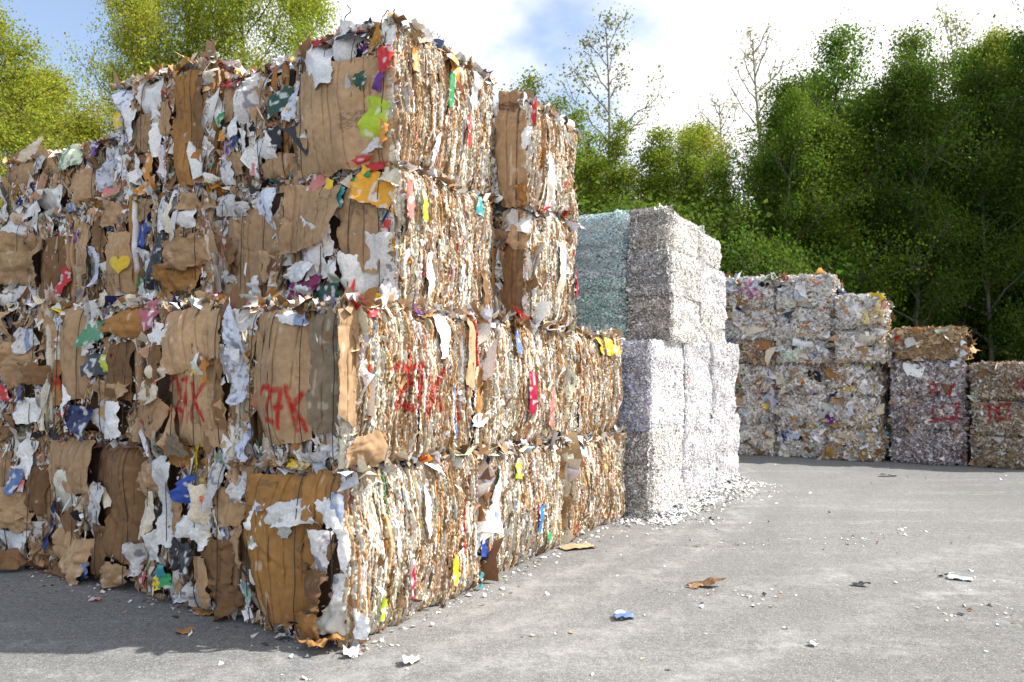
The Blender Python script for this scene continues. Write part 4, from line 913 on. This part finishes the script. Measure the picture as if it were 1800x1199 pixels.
for kind, px, d, ty, lab, wide in (
    ('bush', 1318, 15.6, 448, 'bright leafy shrub rising behind the left of the far pale stack', .75), ('shade', 1400, 19.9, 440, 'dark shrub behind the middle of the far pale stack', 1.0), ('shade', 1480, 19.6, 465, 'dark shrub behind the right top bale of the far stack', .9),
    ('shade', 1560, 19.8, 480, 'dark shrub in the gap left of the brown topped column', .9), ('shade', 1545, 18.5, 580, 'low shrub squeezed between the far stack and the brown topped column', .8), ('shade', 1640, 19.7, 450, 'dark shrub directly above the plain brown bale', 1.0), ('shade', 1735, 18.8, 570, 'green shrub just above the bales at the right edge', 1.1),
    ('shade', 1720, 20.1, 450, 'dark shrub under the brownish crown', 1.0), ('shade', 1800, 19.6, 460, 'dark shrub at the right edge behind the brown bales', 1.0), ('bush', 1240, 17.5, 400, 'green shrub behind the upper shredded tower', 1.1), ('bush', 1120, 17.5, 390, 'green shrub hidden low behind the teal bales', 1.1), ('shade', 1850, 19.1, 530, 'dark shrub cut by the right edge', 1.1)):
    plant(kind, px, d, top_at(ty, d), lab, 'shrub', 'shrub', GB, wide)

# the wood behind, one mass of leaves
wr = np.random.default_rng(77)
wd = Mesh(); n = 170000
x = wr.uniform(-45, 50, n); y = wr.uniform(25, 33, n)
hmax = np.where(x < -12, 8.5, np.where(x < 4, 8.2, np.where(x < 7.5, 6.5, 9.5)))+1.6*vnoise(x*.45, y*.3, 0, 3)
zf = wr.random(n)**.8*hmax+.3
c = np.where((x < -3)[:, None], np.array(OLIVE), np.array(DEEP))*(1+.35*vnoise(x*.6, y*.6, zf*.6, 9))[:, None]*wr.lognormal(0, .25, (n, 1))
U, V = rnd_axes(wr, n, (0, -1, 0), .9)
l = .095*wr.lognormal(0, .3, n)[:, None]
P = np.stack([x, y, zf+.4], -1)
wd.add(np.stack([P, P+U*l*.5+V*l*.33, P+U*l, P+U*l*.5-V*l*.33], 1), np.repeat(c[:, None], 4, 1).reshape(-1, 3), np.arange(n*4).reshape(-1, 4))
tag(wd.build('woodland', M_LEAF), 'dense leafy wood closing the view behind the nearer trees', 'wood', kind='stuff')

# ------------------------------------------------------------------ litter
def litter(name, label, x, y, w, h, kind, color, rot=0, lift=.35, cat='litter', group=None, res=.008):
    S, C = sheet(w, h, kind, color, 12000+int(abs(x*97+y*31)), res)
    z = S[..., 2]*min(1, .35+lift*.4); z = z-z.min()+.004
    m = Mesh(); m.add(np.stack([S[..., 0], S[..., 1], z], -1), C.reshape(-1, 3), grid_quads(*S.shape[:2]))
    o = m.build(name, M_CARD if kind in ('card', 'crum', 'flat') else (M_FILM if kind == 'film' else M_PAPER))
    o.location = (x, y, 0); o.rotation_euler = (0, 0, math.radians(rot))
    return tag(o, label, cat, group)
GLI = 'scraps lying on the yard'
litter('cardboard_scrap', 'bent dark brown cardboard strip alone on the open yard', 1.46, 5.55, .24, .10, 'crum', 'brown', -25, 1.2, 'cardboard', GLI)
litter('cardboard_scrap', 'small pale tan flap lying under the bent brown strip', 1.38, 5.50, .10, .07, 'crum', 'kraft', 10, .4, 'cardboard', GLI)
litter('plastic_film', 'crumpled light blue plastic film on the open yard', .74, 4.84, .14, .09, 'film', 'blue2', 15, .6, 'plastic', GLI)
litter('dark_scrap', 'small black scrap on the right of the yard', 2.64, 5.55, .12, .05, 'crum', 'darkgrey', -8, .7, 'scrap', GLI)
litter('paper_scrap', 'small torn white paper with brown edge near the bottom of the picture', -.56, 4.12, .10, .07, 'paper', 'cream', 30, .8, 'paper', GLI)
litter('paper_scrap', 'tiny bright white triangle of paper on the lower right yard', 1.79, 4.37, .05, .05, 'paper', 'white', 30, .5, 'paper', GLI)
litter('paper_scrap', 'pale heap of shredded paper on the right yard', 3.49, 5.72, .18, .09, 'paper', 'grey', -20, .1, 'paper', GLI)
litter('cardboard_scrap', 'flat tan cardboard piece at the foot of the sunlit long side', .60, 6.70, .32, .16, 'flat', 'kraft', 20, .4, 'cardboard', GLI)
litter('paper_scrap', 'white crumpled paper in the shade left of the stack corner, upper one', -1.49, 4.73, .11, .08, 'paper', 'blueprint', 40, .7, 'paper', GLI)
litter('paper_scrap', 'white torn paper in the shade left of the stack corner, lower one', -1.39, 4.47, .10, .07, 'paper', 'white', -30, .7, 'paper', GLI)
litter('cardboard_scrap', 'small brown scrap at the shadow edge with a white bit', -2.04, 4.58, .10, .07, 'crum', 'orangekraft', 5, .5, 'cardboard', GLI)
litter('paper_sheet', 'large white crumpled sheet lying against the far left ground bale', -4.62, 6.40, .62, .42, 'paper', 'white', 10, 1.3, 'paper', GLI)
litter('cardboard_scrap', 'crumpled strip of brown cardboard on the ground below the dark brown folded sheets', -4.05, 6.03, .40, .26, 'crum', 'brown', 20, 1.2, 'cardboard', GLI)
litter('cardboard_scrap', 'flattened orange brown cardboard under the ground bale with the black painted hole', -1.93, 4.93, .44, .16, 'crum', 'orangekraft', -8, .4, 'cardboard', GLI)
litter('cardboard_scrap', 'brown cardboard lump at the very foot of the stack corner', -1.12, 4.30, .20, .26, 'crum', 'orangekraft', 40, 1.4, 'cardboard', GLI)
litter('paper_scrap', 'white crumpled paper standing at the tip of the stack corner', -.92, 4.22, .09, .10, 'paper', 'white', 10, 1.6, 'paper', GLI)
litter('paper_scrap', 'dark flat scrap on the ground in front of the far stack gap', 5.72, 11.1, .26, .10, 'paper', 'darkgrey', 4, .3, 'paper', GLI)
litter('paper_scrap', 'pink scrap on the shaded ground left of the stack', -2.95, 5.2, .08, .05, 'film', 'salmon', 4, .4, 'paper', GLI)
# specks of paper over the whole yard, denser round the shredded tower
lr = np.random.default_rng(5)
lm = Mesh()
n = 300
x, y = lr.uniform(-5, 9, n), lr.uniform(3.0, 13, n)
n2 = 200; k = lr.integers(0, 6, n2)
cx = np.array([3.2, 3.5, 3.3, 1.6, 2.0, 3.9])[k]; cy = np.array([4.95, 5.7, 6.9, 5.3, 6.8, 7.3])[k]
x = np.concatenate([x, cx+lr.normal(0, .28, n2)]); y = np.concatenate([y, cy+lr.normal(0, .14, n2)])
n3 = 2600; t = lr.random(n3)*4.0
gx = .28+.075*(t*.80)+lr.exponential(.12, n3); gy = 4.4+t*.80
n4 = 500; gx = np.concatenate([gx, lr.uniform(.0, .6, n4)]); gy = np.concatenate([gy, 4.42-lr.exponential(.10, n4)])
wx = ORIGIN[0]+CS*gx-SN*gy; wy = ORIGIN[1]+SN*gx+CS*gy
n5 = 420; ge = lr.random(n5) < .5
g5x = np.where(ge, lr.uniform(-5, .1, n5), .02+lr.exponential(.07, n5)); g5y = np.where(ge, -lr.exponential(.10, n5), lr.uniform(0, 4.3, n5))
x = np.concatenate([x, wx, ORIGIN[0]+CS*g5x-SN*g5y]); y = np.concatenate([y, wy, ORIGIN[1]+SN*g5x+CS*g5y]); N_ = len(x)
s = np.exp(lr.uniform(math.log(.003), math.log(.012), N_)); s[n+n2:n+n2+n3+n4] = lr.uniform(.005, .015, n3+n4)
U, V = rnd_axes(lr, N_, (0, 0, 1), .35)
colr = pal([('white', 5), ('cream', 2), ('kraft', 1), ('grey', 2), ('darkgrey', 1.2), ('brown', .8)], N_, lr)
i0 = n+n2; colr[i0:i0+n3+n4] = pal([('white', 8), ('grey', 2), ('darkgrey', .8)], n3+n4, lr)
zh = np.full(N_, .006); zh[i0:i0+n3] += .10*np.exp(-(gx[:n3]-.3-.06*t)/.10)*lr.random(n3)
scraps(lm, lr, np.stack([x, y, zh+s*.2], -1), U, V, s*1.4, s, colr, 3, 2, .3, .1, .12, 0)
tag(lm.build('paper_litter', M_SHRED), 'small specks and shreds of paper strewn over the yard', 'litter', kind='stuff')

# ------------------------------------------------------------------ light, sky, camera
SUN_EL = math.radians(44)
sd = np.array([math.cos(SUN_EL)*1.0, -math.cos(SUN_EL)*.02, math.sin(SUN_EL)])
sun = bpy.data.lights.new('sun', 'SUN'); sun.energy = 5; sun.angle = math.radians(.9); sun.color = (1, .955, .88)
so = bpy.data.objects.new('sun', sun); COL.objects.link(so); so.location = (20, 0, 20)
import mathutils
so.rotation_euler = mathutils.Vector(sd).to_track_quat('Z', 'Y').to_euler()

w = bpy.data.worlds.new('World'); scene.world = w; w.use_nodes = True
N, L = w.node_tree.nodes, w.node_tree.links
N.clear()
outn = N.new('ShaderNodeOutputWorld')
sky = N.new('ShaderNodeTexSky'); sky.sky_type = 'NISHITA'; sky.sun_disc = False
sky.sun_elevation = SUN_EL; sky.sun_rotation = math.radians(91); sky.air_density = 1.0; sky.dust_density = 1.2; sky.ozone_density = .4
b1 = N.new('ShaderNodeBackground'); b1.inputs['Strength'].default_value = .15; L.new(sky.outputs['Color'], b1.inputs['Color'])
tc = N.new('ShaderNodeTexCoord')
sx = N.new('ShaderNodeSeparateXYZ'); L.new(tc.outputs['Generated'], sx.inputs['Vector'])
def math_node(op, a, b=None):
    m = N.new('ShaderNodeMath'); m.operation = op
    for i, v in enumerate((a, b)):
        if v is None: continue
        if hasattr(v, 'links'): L.new(v, m.inputs[i])
        else: m.inputs[i].default_value = v
    return m.outputs[0]
den = math_node('ADD', sx.outputs['Z'], .28)
cv = N.new('ShaderNodeCombineXYZ')
L.new(math_node('DIVIDE', sx.outputs['X'], den), cv.inputs['X']); L.new(math_node('DIVIDE', sx.outputs['Y'], den), cv.inputs['Y'])
nz = N.new('ShaderNodeTexNoise'); nz.inputs['Scale'].default_value = 1.7; nz.inputs['Detail'].default_value = 9; nz.inputs['Roughness'].default_value = .52
mpn = N.new('ShaderNodeMapping'); mpn.inputs['Location'].default_value = (3.1, .4, 0); L.new(cv.outputs['Vector'], mpn.inputs['Vector']); L.new(mpn.outputs['Vector'], nz.inputs['Vector'])
f = math_node('ADD', nz.outputs['Fac'], math_node('ADD', math_node('MULTIPLY', sx.outputs['X'], .36), .02))
rp = N.new('ShaderNodeValToRGB'); rp.color_ramp.elements[0].position = .36; rp.color_ramp.elements[1].position = .60; rp.color_ramp.elements[0].color = (.06, .06, .06, 1)
rp.color_ramp.interpolation = 'EASE'
L.new(f, rp.inputs['Fac'])
b2 = N.new('ShaderNodeBackground'); b2.inputs['Color'].default_value = (1, .99, .97, 1); b2.inputs['Strength'].default_value = .90
mxs = N.new('ShaderNodeMixShader'); L.new(rp.outputs['Color'], mxs.inputs['Fac']); L.new(b1.outputs[0], mxs.inputs[1]); L.new(b2.outputs[0], mxs.inputs[2])
L.new(mxs.outputs[0], outn.inputs['Surface'])

cam = bpy.data.cameras.new('camera'); co = bpy.data.objects.new('camera', cam); COL.objects.link(co)
cam.sensor_width = 36; cam.lens = 36*1276/1800.; cam.clip_end = 2000; cam.clip_start = .05
co.location = (0, 0, 1.65); co.rotation_euler = (math.radians(90+2.1), 0, 0)
scene.camera = co
cam.dof.use_dof = True; cam.dof.focus_distance = 5.6; cam.dof.aperture_fstop = 2.8
scene.view_settings.view_transform = 'Standard'; scene.view_settings.look = 'None'; scene.view_settings.exposure = .75; scene.view_settings.gamma = 1
scene.cycles.max_bounces = 5; scene.cycles.diffuse_bounces = 3; scene.cycles.adaptive_threshold = .02
